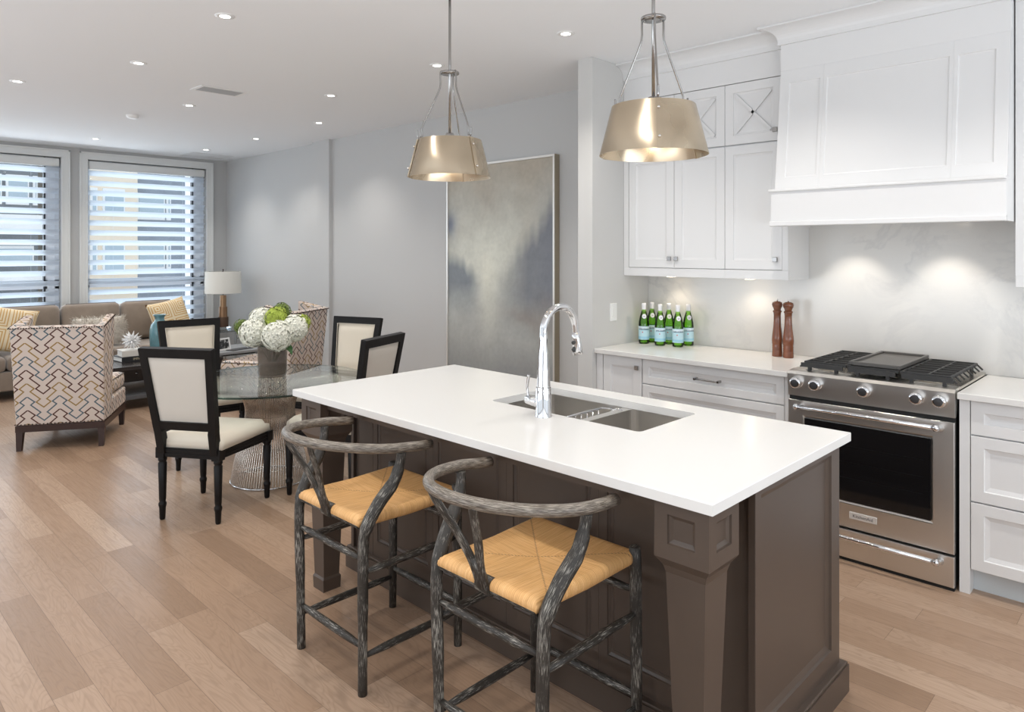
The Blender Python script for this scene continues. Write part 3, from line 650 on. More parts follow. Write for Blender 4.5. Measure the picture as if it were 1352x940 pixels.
# apron under overhang
ib(MB().box(1.70, 1.72, 1.07, 2.83, .845, .884).box(1.83, 1.955, YI0+.03, YI0+.05, .845, .884).box(1.83, 1.955, 2.95, 2.97, .845, .884), 'apron', M_isl)
for (cy, sgn) in ((.992, 1), (2.905, -1)):
    cx = 1.748; h = .083; mb = MB()
    # block with recessed squares on all faces
    for ang in range(4):
        R = Matrix.Translation((cx, cy, 0)) @ Matrix.Rotation(ang*PI/2, 4, 'Z')
        O = R @ Vector((-h, h, .725)); U = (R.to_3x3() @ Vector((0, -1, 0))); mb.panel(O, U, (0, 0, 1), 2*h, .159, 0, (.041, .041, .042, .036), .013, .012)
    vs = []; fs = []
    rings = [(h, .725), (.066, .700), (.063, .690), (.060, .68), (.040, .065), (.046, .055), (.044, 0)]
    for r, z in rings: vs += [(cx-r, cy-r, z), (cx+r, cy-r, z), (cx+r, cy+r, z), (cx-r, cy+r, z)]
    for i in range(len(rings)-1): fs += [(i*4+k, i*4+(k+1) % 4, (i+1)*4+(k+1) % 4, (i+1)*4+k) for k in range(4)]
    fs += [(0, 1, 2, 3), ((len(rings)-1)*4+3, (len(rings)-1)*4+2, (len(rings)-1)*4+1, (len(rings)-1)*4)]
    mb.add(vs, fs); ib(mb, 'leg', M_isl)
# top with sink cutout
mb = MB(); X0, X1, Y0, Y1 = 1.645, 2.645, .888, 3.035; sx0, sx1, sy0, sy1 = 2.122, 2.522, 1.43, 2.195; zt_, zb_ = .915, .885; cr = .02
def rrect(x0, x1, y0, y1, r, n=4):
    P = []
    for (cx_, cy_, a0) in ((x1-r, y1-r, 0), (x0+r, y1-r, PI/2), (x0+r, y0+r, PI), (x1-r, y0+r, 3*PI/2)):
        for i in range(n+1): a = a0+i*PI/2/n; P.append((cx_+r*math.cos(a), cy_+r*math.sin(a)))
    return P
def ringtop(outer, inner, z, up=True):
    # outer 4 corners in the same angular order as inner's four quadrants
    n = len(inner)//4; vs = [(x, y, z) for x, y in outer]+[(x, y, z) for x, y in inner]; fs = []
    for q in range(4):
        for i in range(n-1): fs.append((q, 4+q*n+i, 4+q*n+i+1))
        fs.append((q, 4+q*n+n-1, 4+((q+1) % 4)*n, (q+1) % 4))
    mb.add(vs, fs)
outer = [(X1, Y1), (X0, Y1), (X0, Y0), (X1, Y0)]; inner = rrect(sx0, sx1, sy0, sy1, cr)
ins = [(X1-.002, Y1-.002), (X0+.002, Y1-.002), (X0+.002, Y0+.002), (X1-.002, Y0+.002)]
ringtop(ins, inner, zt_); ringtop(outer, inner, zb_)
def strip(A, B, za, zb__):
    n = len(A); mb.add([(x, y, za) for x, y in A]+[(x, y, zb__) for x, y in B], [(i, (i+1) % n, n+(i+1) % n, n+i) for i in range(n)])
strip(ins, outer, zt_, zt_-.002); strip(outer, outer, zt_-.002, zb_); strip(inner, inner, zt_, zb_)
o = mb.build('island_countertop', M_isltop); tag(o, 'long white quartz island countertop with sink cutout', 'countertop')
# sink
t = thing('kitchen_sink', 'undermount stainless double bowl sink in the island top', 'sink', (0, 0, 0))
def bowl(x0, x1, y0, y1, depth, name):
    mb2 = MB(); A = rrect(x0-.02, x1+.02, y0-.02, y1+.02, .03); B = rrect(x0, x1, y0, y1, .03); D = rrect(x0+.02, x1-.02, y0+.02, y1-.02, .03); n = len(A); zs = .884
    vs = [(x, y, zs) for x, y in A]+[(x, y, zs) for x, y in B]+[(x, y, zs-depth+.02) for x, y in B]+[(x, y, zs-depth) for x, y in D]; fs = []
    for r in range(3): fs += [(r*n+i, r*n+(i+1) % n, (r+1)*n+(i+1) % n, (r+1)*n+i) for i in range(n)]
    fs.append([3*n+i for i in range(n)]); mb2.add(vs, fs); b = mb2.build(name, M_sink, t)
    MB().lathe([(.0001, .002), (.035, .002), (.042, .0005)], (x0+x1)/2, (y0+y1)/2, 20, z0=zs-depth+.001).build('drain', M_chrome, b)
bowl(2.13, 2.53, 1.78, 2.215, .19, 'large_bowl'); bowl(2.13, 2.53, 1.41, 1.74, .17, 'small_bowl')
MB().box(2.13, 2.53, 1.742, 1.778, .80, .872, bev=.006).build('divider', M_sink, t)
r_ = thing('dish_rack', 'chrome wire rack hanging across the sink divider', 'rack', (0, 0, 0))
mb = MB()
for y in (1.80, 1.89): mb.tube([(2.145, y, .868), (2.505, y, .868)], .005, 8)
mb.tube(smooth_path([(2.505, 1.89, .868), (2.52, 1.85, .868), (2.505, 1.80, .868)]), .005, 8); mb.tube(smooth_path([(2.145, 1.89, .868), (2.135, 1.85, .868), (2.145, 1.80, .868)]), .005, 8)
mb.build('frame', M_chrome, r_)
for i in range(9):
    x = 2.165+i*.04; MB().tube([(x, 1.80, .868), (x, 1.80, .80), (x, 1.89, .80), (x, 1.89, .868)], .0028, 6).build('wire', M_chrome, r_)
MB().tube(smooth_path([(2.45, 1.80, .87), (2.47, 1.785, .885), (2.47, 1.76, .883), (2.47, 1.745, .87)]), .006, 8).build('hook', M_chrome, r_)
# faucet
t = thing('kitchen_faucet', 'tall chrome gooseneck pull-down faucet on the island', 'faucet', (2.06, 1.835, .915))
MB().lathe([(.034, 0), (.034, .004), (.031, .008), (.031, .10), (.0295, .115)], seg=28).build('base', M_chrome, t)
path = [(0, 0, .10), (0, 0, .18), (0, 0, .28)]+[p for p in arc((.098, 0, .325), .098, PI, 0.16, 14)][0:]+[(.203, 0, .29)]
rads = [.029, .0245, .0165]+[.0150]*15+[.0145]
MB().tube(smooth_path(path, 3), [rads[min(int(i/3), len(rads)-1)]*(1) if i/3 >= 2 else rads[int(i/3)]+(rads[min(int(i/3)+1, 2)]-rads[int(i/3)])*((i/3) % 1) for i in range((len(path)-1)*3+1)], 20).build('spout', M_chrome, t)
hd = MB().tube([(.198, 0, .315), (.203, 0, .29), (.210, 0, .24), (.214, 0, .222)], [.0155, .017, .0215, .021], 20).build('spray_head', M_chrome, t)
MB().tube([(.188, 0, .272), (.181, 0, .270)], .008, 12).tube([(.190, 0, .252), (.186, 0, .243), (.190, 0, .233)], [.006, .010, .006], 10).build('spray_button', mat('button_dark', (.03, .03, .03), .3), hd)
h = MB().tube([(0, .02, .052), (0, .085, .056)], [.022, .019], 20).build('handle_body', M_chrome, t)
MB().tube(smooth_path([(-.002, .076, .06), (-.004, .084, .10), (-.004, .080, .13), (-.004, .074, .155)]), [.009]+[.006]*16+[.0065, .007], 12).build('lever', M_chrome, h)
# ------------------------------------------------------------------ pendants
def pendant(loc, rz, label):
    t = thing('pendant_light', label, 'pendant light', loc, rz, 'champagne metal pendants over the island'); zr = 0
    # local z measured from shade bottom (loc z = 1.90)
    R0, R1, Hs = .190, .146, .172
    prof = [(R0, 0), (R1, Hs)]
    for k in range(3):
        a0 = k*2*PI/3+.05; a1 = (k+1)*2*PI/3+.05+.0; mb = MB(); n = 18; vs = []; fs = []
        for i in range(n+1):
            a = a0+(a1-a0)*i/n; off = .003*(1 if i > n-2 else 0)
            for (r, z) in ((R0, 0), ((R0+R1)/2, Hs/2), (R1, Hs)): vs.append(((r+off)*math.cos(a), (r+off)*math.sin(a), z))
            for (r, z) in ((R1-.002, Hs), ((R0+R1)/2-.002, Hs/2), (R0-.002, 0)): vs.append(((r+off)*math.cos(a), (r+off)*math.sin(a), z))
        for i in range(n): fs += [(i*6+j, (i+1)*6+j, (i+1)*6+(j+1) % 6, i*6+(j+1) % 6) for j in range(6)]
        fs += [(0, 1, 2, 3, 4, 5), tuple(n*6+j for j in (5, 4, 3, 2, 1, 0))]
        mb.add(vs, fs, smooth=True); sh = mb.build('shade_panel', M_shadem, t)
        md = sh.modifiers.new('es', 'EDGE_SPLIT'); md.split_angle = math.radians(40)
        # seam strap with two bolts
        a = a0; q = Matrix.Rotation(a, 4, 'Z'); m2 = MB()
        u = Vector((R0+.006, 0, 0)); v = Vector((R1+.006, 0, Hs)); wv = Vector((0, .010, 0)); dd = Vector((.004, 0, .001))
        P = [u-wv, u+wv, v+wv, v-wv]; m2.add([q @ p for p in P]+[q @ (p-dd) for p in P], [(0, 1, 2, 3), (7, 6, 5, 4), (0, 4, 5, 1), (1, 5, 6, 2), (2, 6, 7, 3), (3, 7, 4, 0)])
        st = m2.build('seam_strap', M_shadem, t)
        for f in (.22, .80):
            c = u+(v-u)*f; m3 = MB(); 
            m3.tube([q @ c, q @ (c+Vector((.006, 0, .0015))), q @ (c+Vector((.009, 0, .002)))], [.0055, .005, .002], 10); m3.build('bolt', M_bolt, st)
        # suspension arm
        top = Vector((.036, 0, .482)); P = [(.034, 0, .476), (.036, 0, .488), (.043, 0, .484), (.044, 0, .46), (.044, 0, .425), (.056, 0, .385), (.122, 0, .240), (.130, 0, .212), (.128, 0, .190), (.134, 0, .178), (.145, 0, .180), (.149, 0, .192), (.150, 0, .215)]
        m4 = MB(); m4.tube([q @ Vector(p) for p in smooth_path(P, 4)], .0038, 8); m4.build('hanger_arm', M_nickel, t)
        m5 = MB(); m5.tube([q @ Vector((R1+.002, 0, Hs-.02)), q @ Vector((R1-.004, 0, Hs+.004)), q @ Vector((R1-.012, 0, Hs+.012))], .003, 8); m5.build('hook_tab', M_nickel, t)
    MB().lathe([(.0001, .478), (.043, .478), (.044, .482), (.043, .487), (.0001, .487)], seg=26).build('hub', M_nickel, t)
    MB().tube([(0, 0, .18), (0, 0, ZC-1.90-.02)], .0062, 12).build('rod', M_nickel, t)
    MB().lathe([(.0001, ZC-1.90-.03), (.055, ZC-1.90-.028), (.06, ZC-1.90-.02), (.06, ZC-1.90)], seg=26).build('canopy', M_nickel, t)
    MB().lathe([(.0001, .205), (.018, .205), (.022, .195), (.022, .135), (.016, .12)], seg=20).build('socket', M_nickel, t)
    MB().lathe([(.014, .125), (.018, .11), (.028, .09), (.03, .07), (.024, .05), (.0001, .042)], seg=20).build('bulb', mat('frost_bulb', (.9, .88, .82), .4, emit=(1, .8, .55), estr=.5), t)
    l = bpy.data.lights.new('pendant_glow', 'POINT'); l.energy = .8; l.color = (1, .82, .6); l.shadow_soft_size = .035
    lo = bpy.data.objects.new('pendant_glow', l); C.objects.link(lo); lo.parent = t; lo.location = (0, 0, .025)
pendant((2.13, 2.476, 1.90), math.radians(-94), 'farther champagne metal pendant, hanging before the large painting')
pendant((2.13, 1.378, 1.90), math.radians(-144), 'nearer champagne metal pendant, hanging before the white wall cabinets')
# ------------------------------------------------------------------ counter stools
def stool():
    t = thing('counter_stool', 'x', 'stool', (0, 0, 0), 0, 'wishbone counter stools at the island')
    for s in (1, -1):
        MB().tube(smooth_path([(-.22, .212*s, 0), (-.222, .216*s, .25), (-.224, .222*s, .50), (-.215, .226*s, .585), (-.172, .238*s, .665), (-.115, .252*s, .735), (-.092, .258*s, .80), (-.088, .262*s, .838)], 5), [.0165]*6+[.019]*9+[.023]*5+[.0235]*5+[.021]*4+[.017]*7, 14).build('rear_leg', M_limed, t)
        MB().tube([(.222, .216*s, 0), (.222, .214*s, .3), (.220, .212*s, .58), (.219, .211*s, .635), (.219, .211*s, .640)], [.0155, .0185, .0195, .0185, .013], 14).build('front_leg', M_limed, t)
        for z, x0, x1 in ((.43, -.21, .21), (.135, -.21, .21)):
            MB().tube([(x0, .214*s, z), (x0+.08, .214*s, z), (0, .214*s, z), (x1-.08, .214*s, z), (x1, .214*s, z)], [.009, .0135, .0145, .0135, .009], 10).build('side_stretcher', M_limed, t)
    for x, z in ((-.222, .478), (-.221, .170), (.22, .50), (.222, .172)):
        MB().tube([(x, -.205, z), (x, -.12, z), (x, 0, z), (x, .12, z), (x, .205, z)], [.009, .0135, .0145, .0135, .009], 10).build('cross_stretcher', M_limed, t)
    # bent top rail
    P = []
    for i in range(25):
        a = math.radians(92+176*i/24); x = .268*math.cos(a)*1.16-.055; y = .273*math.sin(a); z = .853+.037*max(0, -math.cos(a))**1.2
        P.append((x, y, z))
    P = [(.045, .262, .842), (-.01, .268, .846)]+P+[(-.01, -.268, .846), (.045, -.262, .842)]
    pp = smooth_path(P, 2); MB().tube(pp, [.0175]*len(pp), 16).build('top_rail', M_limedr, t)
    bx = min(p[0] for p in P)
    for s in (1, -1): MB().tube([(.0465, -.262*s, .842), (.0445, -.262*s, .842)], .0172, 16).build('rail_end', M_espresso, t)
    # wishbone splat
    for s in (1, -1):
        MB().tube(smooth_path([(bx+.012, .085*s, .880), (-.340, .074*s, .845), (-.296, .044*s, .76), (-.262, .016*s, .675), (-.240, .010*s, .61)], 4), [.0145]*17, 12, ell=(1.2, .62)).build('splat_prong', M_limed, t)
    MB().tube([(-.268, 0, .69), (-.25, 0, .645), (-.236, 0, .600)], [.018, .025, .027], 14, ell=(1.05, .5)).build('splat_stem', M_limed, t)
    # rails + woven seat
    MB().tube([(-.222, -.20, .592), (-.222, .20, .592)], .013, 10).build('seat_rail', M_limed, t)
    nx, ny = 26, 26; vs = []; fs = []; mb = MB()
    def top(u, v):
        x = -.236+.472*u; hw = .205+.012*u; y = (v*2-1)*hw
        ex = min(u, 1-u)*2; ey = min(v, 1-v)*2
        def edge(e): return math.sqrt(max(0, 1-(1-min(1, e/.11))**2))
        dip = -.012*math.sin(PI*u)*math.sin(PI*v); sad = .004*abs(math.cos(PI*u))
        z = .598+.024*min(edge(ex), edge(ey))+dip+sad
        return x, y, z, .598+dip+sad
    for i in range(nx+1):
        for j in range(ny+1):
            vs.append(top(.5-.5*math.cos(PI*i/nx), .5-.5*math.cos(PI*j/ny)))
    for i in range(nx):
        for j in range(ny): fs.append((i*(ny+1)+j, (i+1)*(ny+1)+j, (i+1)*(ny+1)+j+1, i*(ny+1)+j+1))
    vs4 = vs; mb.add([v[:3] for v in vs], fs, smooth=True)
    vs2 = [(x, y, 2*zc_-z) for (x, y, z, zc_) in vs]; mb.add(vs2, [f[::-1] for f in fs], smooth=True)
    st = mb.build('woven_seat', M_cord, t)
    MB().tube([(-.220, -.027, .599), (-.220, .027, .599)], .026, 16).build('splat_foot', M_limed, t)
    return t
s1 = stool(); s1.location = (1.63, 2.32, 0); s1['label'] = 'farther grey wishbone counter stool, near the dining table end of the island'
s2 = dup(s1, (1.63, 1.475, 0), 0, 'nearer grey wishbone counter stool, in the foreground by the island corner leg')
# ------------------------------------------------------------------ painting, switch
t = thing('framed_painting', 'large misty grey landscape painting in a slim silver frame', 'painting', (XW, 4.43, .38))
PX = -.062; yA, yB, zA, zB = -.700, .640, 0, 1.965
mb = MB(); fw = .018
mb.box(PX, -.001, yA, yA+fw, zA, zB, bev=.002).box(PX, -.001, yB-fw, yB, zA, zB, bev=.002).box(PX, -.001, yA+fw, yB-fw, zB-fw, zB).box(PX, -.001, yA+fw, yB-fw, zA, zA+fw)
mb.build('frame', [M_frame], t)
MB().box(PX+.003, -.001, yA-.003, yA-.0005, zA, zB).build('frame_side', M_framed, t)
me = bpy.data.meshes.new('canvas'); NX, NZ = 150, 210; vs = []; fs = []
for j in range(NZ+1):
    for i in range(NX+1): vs.append((PX+.012, yB-fw-.001-(yB-yA-2*fw-.002)*i/NX, zA+fw+.001+(zB-zA-2*fw-.002)*j/NZ))
for j in range(NZ):
    for i in range(NX): a = j*(NX+1)+i; fs.append((a, a+1, a+NX+2, a+NX+1))
me.from_pydata(vs, [], fs); ca = me.color_attributes.new('paint', 'FLOAT_COLOR', 'POINT')
def lerp(a, b, t_): t_ = max(0, min(1, t_)); return [a[k]+(b[k]-a[k])*t_ for k in range(3)]
def sg(x): return math.exp(-x*x)
for j in range(NZ+1):
    for i in range(NX+1):
        u, v = i/NX, 1-j/NZ
        n = noise.fractal(Vector((u*2.2, v*3.2, 3)), 1, 2, 5)*.5; n2 = noise.fractal(Vector((u*9, v*14, 8)), .9, 2, 5)*.5; n3 = noise.fractal(Vector((u*40, v*55, 1)), .8, 2, 3)*.5
        c = lerp((.36, .32, .26), (.41, .41, .37), v*2.2+n)
        c = lerp(c, (.56, .56, .49), .9*sg((u-.40)/.38)*sg((v-.42)/.20))
        c = lerp(c, (.40, .41, .385), (v-.50)*6)
        c = lerp(c, (.25, .25, .245), (v-.66+n*.35)*2.2)
        hill = .52-.10*abs(u-.42)*2-(.06*max(0, noise.noise(Vector((u*16, 1, 2))))+.03*max(0, noise.noise(Vector((u*45, 5, 2)))))*(1 if abs(u-.4) > .1 else .3)
        hr = .47-.62*max(0, u-.5)-.05*noise.noise(Vector((u*18, 2, 2)))
        if u > .48: c = lerp(c, (.155, .165, .185), max(0, min(1, (v-hr)*9))*max(0, 1-max(0, v-.60)*5)*min(1, (u-.45)*3.0)*.95)
        hl = .40+.35*max(0, u-.08)-.03*noise.noise(Vector((u*22, 3, 2)))
        if u < .42: c = lerp(c, (.165, .185, .205), max(0, min(1, (v-hl)*14))*max(0, 1-max(0, v-.55)*6)*min(1, (.42-u)*5)*.95)
        c = lerp(c, (.13, .15, .20), .9*sg((u-.02)/.06)*sg((v-.27)/.06))
        c = lerp(c, (.15, .16, .19), .55*sg((u-1.0)/.12)*sg((v-.45)/.28))
        c = lerp(c, (.64, .63, .54), .95*sg((u-.40)/.075)*sg((v-.52)/.13)); c = lerp(c, (.50, .50, .44), .6*sg((u-.42)/.10)*sg((v-.66)/.14))
        c = lerp(c, (.24, .20, .17), .55*sg((u-.80)/.25)*sg((v-.68+n*.2)/.07)); c = lerp(c, (.13, .15, .17), .75*max(0, (v-.80)*4)*(.6+.8*n2+.3*abs(u-.45)))
        g = 1.22+.22*n2+.14*n3+.15*n
        ca.data[j*(NX+1)+i].color = (c[0]*g, c[1]*g, c[2]*g, 1)
s = NB('painted_canvas'); at = s.n('ShaderNodeAttribute', attribute_name='paint'); s.col(at.outputs['Color']); s.b.inputs['Roughness'].default_value = .6; s.bump(s.noise(s.coord(), 60, 4), .3, .003)
me.materials.append(s.m); o = bpy.data.objects.new('canvas', me); C.objects.link(o); o.parent = t
t = thing('light_switch', 'white rocker light switch plate on the stub wall', 'switch', (3.937, 2.87, 1.142))
MB().box(-.038, .038, -.006, 0, -.06, .06, bev=.002).build('plate', M_white, t); MB().box(-.017, .017, -.010, -.006, -.034, .034, bev=.002).build('rocker', M_white, t)
# ------------------------------------------------------------------ bottles + mills
def bottle():
    t = thing('mineral_water_bottle', 'x', 'bottle', (0, 0, 0), 0, 'green mineral water bottles on the counter')
    MB().lathe([(.0001, .002), (.030, .0), (.0355, .004), (.0365, .012), (.0365, .135), (.035, .155), (.029, .185), (.020, .215), (.0145, .235), (.0135, .245), (.0135, .262)], seg=28).build('glass_body', M_bottle, t)
    MB().lathe([(.0001, .006), (.031, .006), (.0345, .012), (.0345, .134), (.033, .155), (.027, .183), (.018, .205), (.0001, .206)], seg=24).build('water', clearmat('green_water', (.82, .97, .62), .4, .02, 1.1), t)
    MB().lathe([(.0142, .225), (.0146, .262), (.0150, .263), (.0150, .277), (.0135, .281), (.0001, .2815)], seg=22).build('cap', mat('cap_white', (.85, .85, .87), .35), t)
    lab = MB().lathe([(.0372, .030), (.0372, .123)], seg=36).build('label', mat('label_pale_blue', (.50, .72, .80), .6), t)
    MB().lathe([(.03735, .104), (.03735, .120)], seg=36).build('label_band', mat('label_light', (.66, .78, .83), .6), lab)
    MB().lathe([(.03735, .036), (.03735, .052)], seg=36).build('label_band', mat('label_mid', (.33, .62, .76), .6), lab)
    text_mesh('label_lettering', 'S.PELLEGRINO', .0125, mat('label_navy', (.02, .05, .12), .6), lab, Matrix.Translation((0, 0, .102)) , .0002, .0002, wrap=.0378)
    # red star
    vs = [(0, 0)]; 
    for k in range(10): a = PI/2+k*PI/5; r = .0058 if k % 2 == 0 else .0026; vs.append((r*math.cos(a), r*math.sin(a)))
    P = []
    for (a, b) in vs: th = (a-.012)/.038; P.append((.0378*math.sin(th), -.0378*math.cos(th), .082+b))
    MB().add(P, [(0, k, k % 10+1) for k in range(1, 11)]) 
    m = MB(); m.add(P, [(0, k, k % 10+1) for k in range(1, 11)]); m.build('star', mat('label_red', (.65, .05, .03), .6), lab)
    # round neck seal, following the shoulder
    m = MB(); P = [(0, 0)]+[(.0155*math.cos(k*2*PI/20), .0165*math.sin(k*2*PI/20)) for k in range(20)]; Q = []
    def rad(z):
        pr = [(.135, .0365), (.155, .035), (.185, .029), (.215, .020), (.235, .0145)]
        for (z0, r0), (z1, r1) in zip(pr, pr[1:]):
            if z0 <= z <= z1: return r0+(r1-r0)*(z-z0)/(z1-z0)
        return .0145
    for (a, b) in P: z = .192+b; r = rad(z)+.0012; th = a/max(r, .02); Q.append((r*math.sin(th), -r*math.cos(th), z))
    m.add(Q, [(0, k, k % 20+1) for k in range(1, 21)], smooth=True); sl = m.build('neck_seal', mat('seal_white', (.80, .80, .82), .5), t)
    text_mesh('seal_lettering', 'S.P', .010, MC['label_navy'], sl, Matrix.Translation((0, -.0015, .190)), .0002, .0002, wrap=.0285)
    return t
BP = [(4.165, 2.772, 'green water bottle at the left end of the front row, nearest the switch wall'), (4.27, 2.775, 'green water bottle at the left of the back row'), (4.155, 2.635, 'green water bottle in the middle of the front row'),
      (4.272, 2.638, 'green water bottle in the middle of the back row'), (4.18, 2.512, 'green water bottle at the right of the front row, closest to the viewer'), (4.29, 2.498, 'green water bottle at the far right end of the back row')]
b0 = bottle(); ang = math.radians(-47+ 0)
for i, (x, y, lb) in enumerate(BP):
    o = b0 if i == 0 else dup(b0); o.location = (x, y, .915); o.rotation_euler = (0, 0, math.radians(-52+4*((i*7) % 3))); o['label'] = lb
def mill():
    t = thing('pepper_mill', 'x', 'pepper mill', (0, 0, 0), 0, 'tall wooden pepper mills')
    MB().lathe([(.0001, 0), (.030, 0), (.031, .004), (.030, .035), (.0285, .038), (.031, .043), (.0285, .048), (.031, .054), (.0285, .059), (.031, .066), (.0285, .071), (.031, .078), (.032, .10), (.030, .13), (.024, .18), (.0215, .22), (.021, .25), (.023, .268), (.026, .272), (.026, .279), (.022, .282)], seg=28).build('body', M_walnut, t)
    MB().lathe([(.020, .282), (.022, .29), (.0235, .296), (.029, .305), (.0315, .318), (.028, .331), (.015, .337), (.0001, .338)], seg=28).build('head', M_walnut, t)
    MB().lathe([(.0001, .338), (.004, .338), (.005, .345), (.003, .350), (.0001, .351)], seg=12).build('finial', M_chrome, t)
    return t
m1 = mill(); m1.location = (4.235, 1.852, .915); m1['label'] = 'left-hand tall wooden pepper mill by the range'
dup(m1, (4.222, 1.778, .915), .3, 'right-hand tall wooden pepper mill, closest to the range')
# ------------------------------------------------------------------ dining table
t = thing('dining_table', 'round glass-topped table on a flared wire pedestal', 'table', (2.305, 4.56, 0))
R = .63
MB().lathe([(.0001, .672), (R-.004, .672)], seg=72).lathe([(.0001, .684), (R-.004, .684)], seg=72).build('glass_top', M_table, t)
MB().lathe([(R-.004, .684), (R, .681), (R, .675), (R-.004, .672)], seg=72).build('glass_edge', M_tedge, t)
pr = [(.252, .012), (.246, .06), (.232, .14), (.205, .24), (.176, .35), (.160, .45), (.163, .51), (.180, .56), (.215, .60), (.275, .632), (.36, .652), (.47, .666)]
N = 92; r0 = None
for k in range(N):
    if r0 is None:
        P = []
        for i, (r, z) in enumerate(pr):
            a = .13*(z/.668); P.append((r*math.cos(a), r*math.sin(a), z))
        r0 = MB().tube(smooth_path(P, 2), .0036, 6, cap=False).build('rod', M_rod, t)
    else:
        o = r0.copy(); C.objects.link(o); o.parent = t; o.rotation_euler = (0, 0, 2*PI*k/N)
for r, z, q in ((.256, .008, .006), (.235, .115, .003), (.229, .135, .003), (.157, .45, .003), (.31, .642, .003), (.472, .667, .0035)):
    MB().tube(arc((0, 0, z), r, 0, 2*PI, 48, 'xy'), q, 8, cap=False).build('ring', M_rod if q < .006 else M_chrome, t)
# vase + flowers
VL = (2.372, 4.66, .685)
t = thing('glass_vase', 'smoky brown glass cylinder vase on the dining table', 'vase', VL)
MB().lathe([(.0001, .012), (.088, .012), (.092, .02), (.097, .21), (.098, .214), (.101, .214), (.1005, .20), (.096, .02), (.092, .0), (.0001, .0)], seg=40).build('glass_body', M_smoke, t)
MB().lathe([(.0001, .014), (.086, .014), (.0905, .02), (.092, .078), (.0001, .078)], seg=32).build('moss_filling', mat('vase_filling', (.13, .09, .06), .9, noise_amt=.5, noise_scale=60), t)
rnd = random.Random(3)
def bloom(c, r, m, label, seed, nfl=190):
    t = thing('hydrangea', label, 'flower', VL, 0, 'hydrangeas in the smoky vase')
    c = Vector(c); rr = random.Random(seed); mb = MB(); core = MB()
    core.lathe([(.0001, -r*.8)]+[(r*.8*math.sin(a*PI/8), -r*.8*math.cos(a*PI/8)) for a in range(1, 8)]+[(.0001, r*.8)], seg=14)
    h = None
    for i in range(nfl):
        zz = 1-2*(i+.5)/nfl; ph = i*2.39996; q = math.sqrt(1-zz*zz); d = Vector((q*math.cos(ph), q*math.sin(ph), zz)); 
        p = c+d*r*(.88+.16*rr.random()); a = d.cross(Vector((.3, .2, .9))).normalized(); b = d.cross(a); s_ = r*.20*(.8+.4*rr.random()); tw = rr.random()*PI
        a, b = a*math.cos(tw)+b*math.sin(tw), b*math.cos(tw)-a*math.sin(tw)
        for k in range(4):
            u = [a, b, -a, -b][k]; w1 = [b, -a, -b, a][k]
            P = [p, p+(u*.55+w1*.45)*s_+d*s_*.25, p+u*s_*1.1+d*s_*(.05+.3*rr.random()), p+(u*.55-w1*.45)*s_+d*s_*.25]; mb.add(P, [(0, 1, 2, 3)])
    hd_ = mb.build('petals', m, t)
    for v in core.v: pass
    core.v = [tuple(Vector(v)+c) for v in core.v]; core.build('flower_core', mat('core_'+m.name, tuple(x*.66 for x in m.node_tree.nodes['Principled BSDF'].inputs['Base Color'].default_value[:3]), .9), t)
    MB().tube([tuple(c-Vector((0, 0, r*.6))), (c[0]*.35, c[1]*.35, .19), (c[0]*.1, c[1]*.1, .10)], .004, 6).build('stem', M_leaf, t)
    return t
# camera-right unit (r) and toward-camera unit (q) in plan
cr_ = Vector((.698, -.716)); cf = Vector((-.46, -.89))
def rc(a, b, z): p = cr_*a+cf*b; return (p.x, p.y, z)
bloom(rc(-.125, .05, .305), .098, M_petal, 'large white hydrangea at the lower left of the bouquet', 1)
bloom(rc(.035, .12, .292), .100, M_petal, 'large white hydrangea at the front centre of the bouquet', 2)
bloom(rc(.150, .03, .335), .092, M_petal, 'large white hydrangea at the right of the bouquet', 3)
bloom(rc(-.075, -.02, .390), .085, M_petal, 'white hydrangea at the upper left of the bouquet', 4)
bloom(rc(.03, .03, .405), .078, M_petalg, 'lime green hydrangea at the centre top of the bouquet', 5)
bloom(rc(.065, -.06, .445), .062, mat('dark_green_petal', (.14, .20, .04), .8), 'darker green hydrangea at the back top of the bouquet', 6, 110)
bloom(rc(-.215, -.02, .34), .055, mat('dark_green_petal', (.14, .20, .04), .8), 'small dark green hydrangea peeking out at the far left of the bouquet', 7, 90)
bloom(rc(.205, -.03, .37), .06, M_petalg, 'small lime hydrangea behind the right white bloom', 8, 90)
def leafm(p, d, L, wd, label):
    p, d = Vector(p), Vector(d).normalized(); sd = d.cross(Vector((0, 0, 1))).normalized(); vs = []; n = 6
    for i in range(n+1):
        f = i/n; c = p+d*L*f+Vector((0, 0, -.03*f*f)); wv = wd*math.sin(PI*min(.97, f*.95+.05)); vs += [c-sd*wv, c+Vector((0, 0, -.004)), c+sd*wv]
    mb = MB(); mb.add(vs, [(i*3+k, i*3+k+1, i*3+k+4, i*3+k+3) for i in range(n) for k in range(2)], smooth=True); o = mb.build('hydrangea_leaf', M_leaf); o.location = VL; tag(o, label, 'leaf', 'leaves in the bouquet')
leafm(rc(.09, .09, .25), (cr_.x*.5+cf.x*.5, cr_.y*.5+cf.y*.5, -.6), .09, .028, 'green leaf hanging over the right front rim of the vase')
leafm(rc(-.17, .0, .27), (-cr_.x, -cr_.y, .3), .08, .028, 'green leaf at the left side of the bouquet')
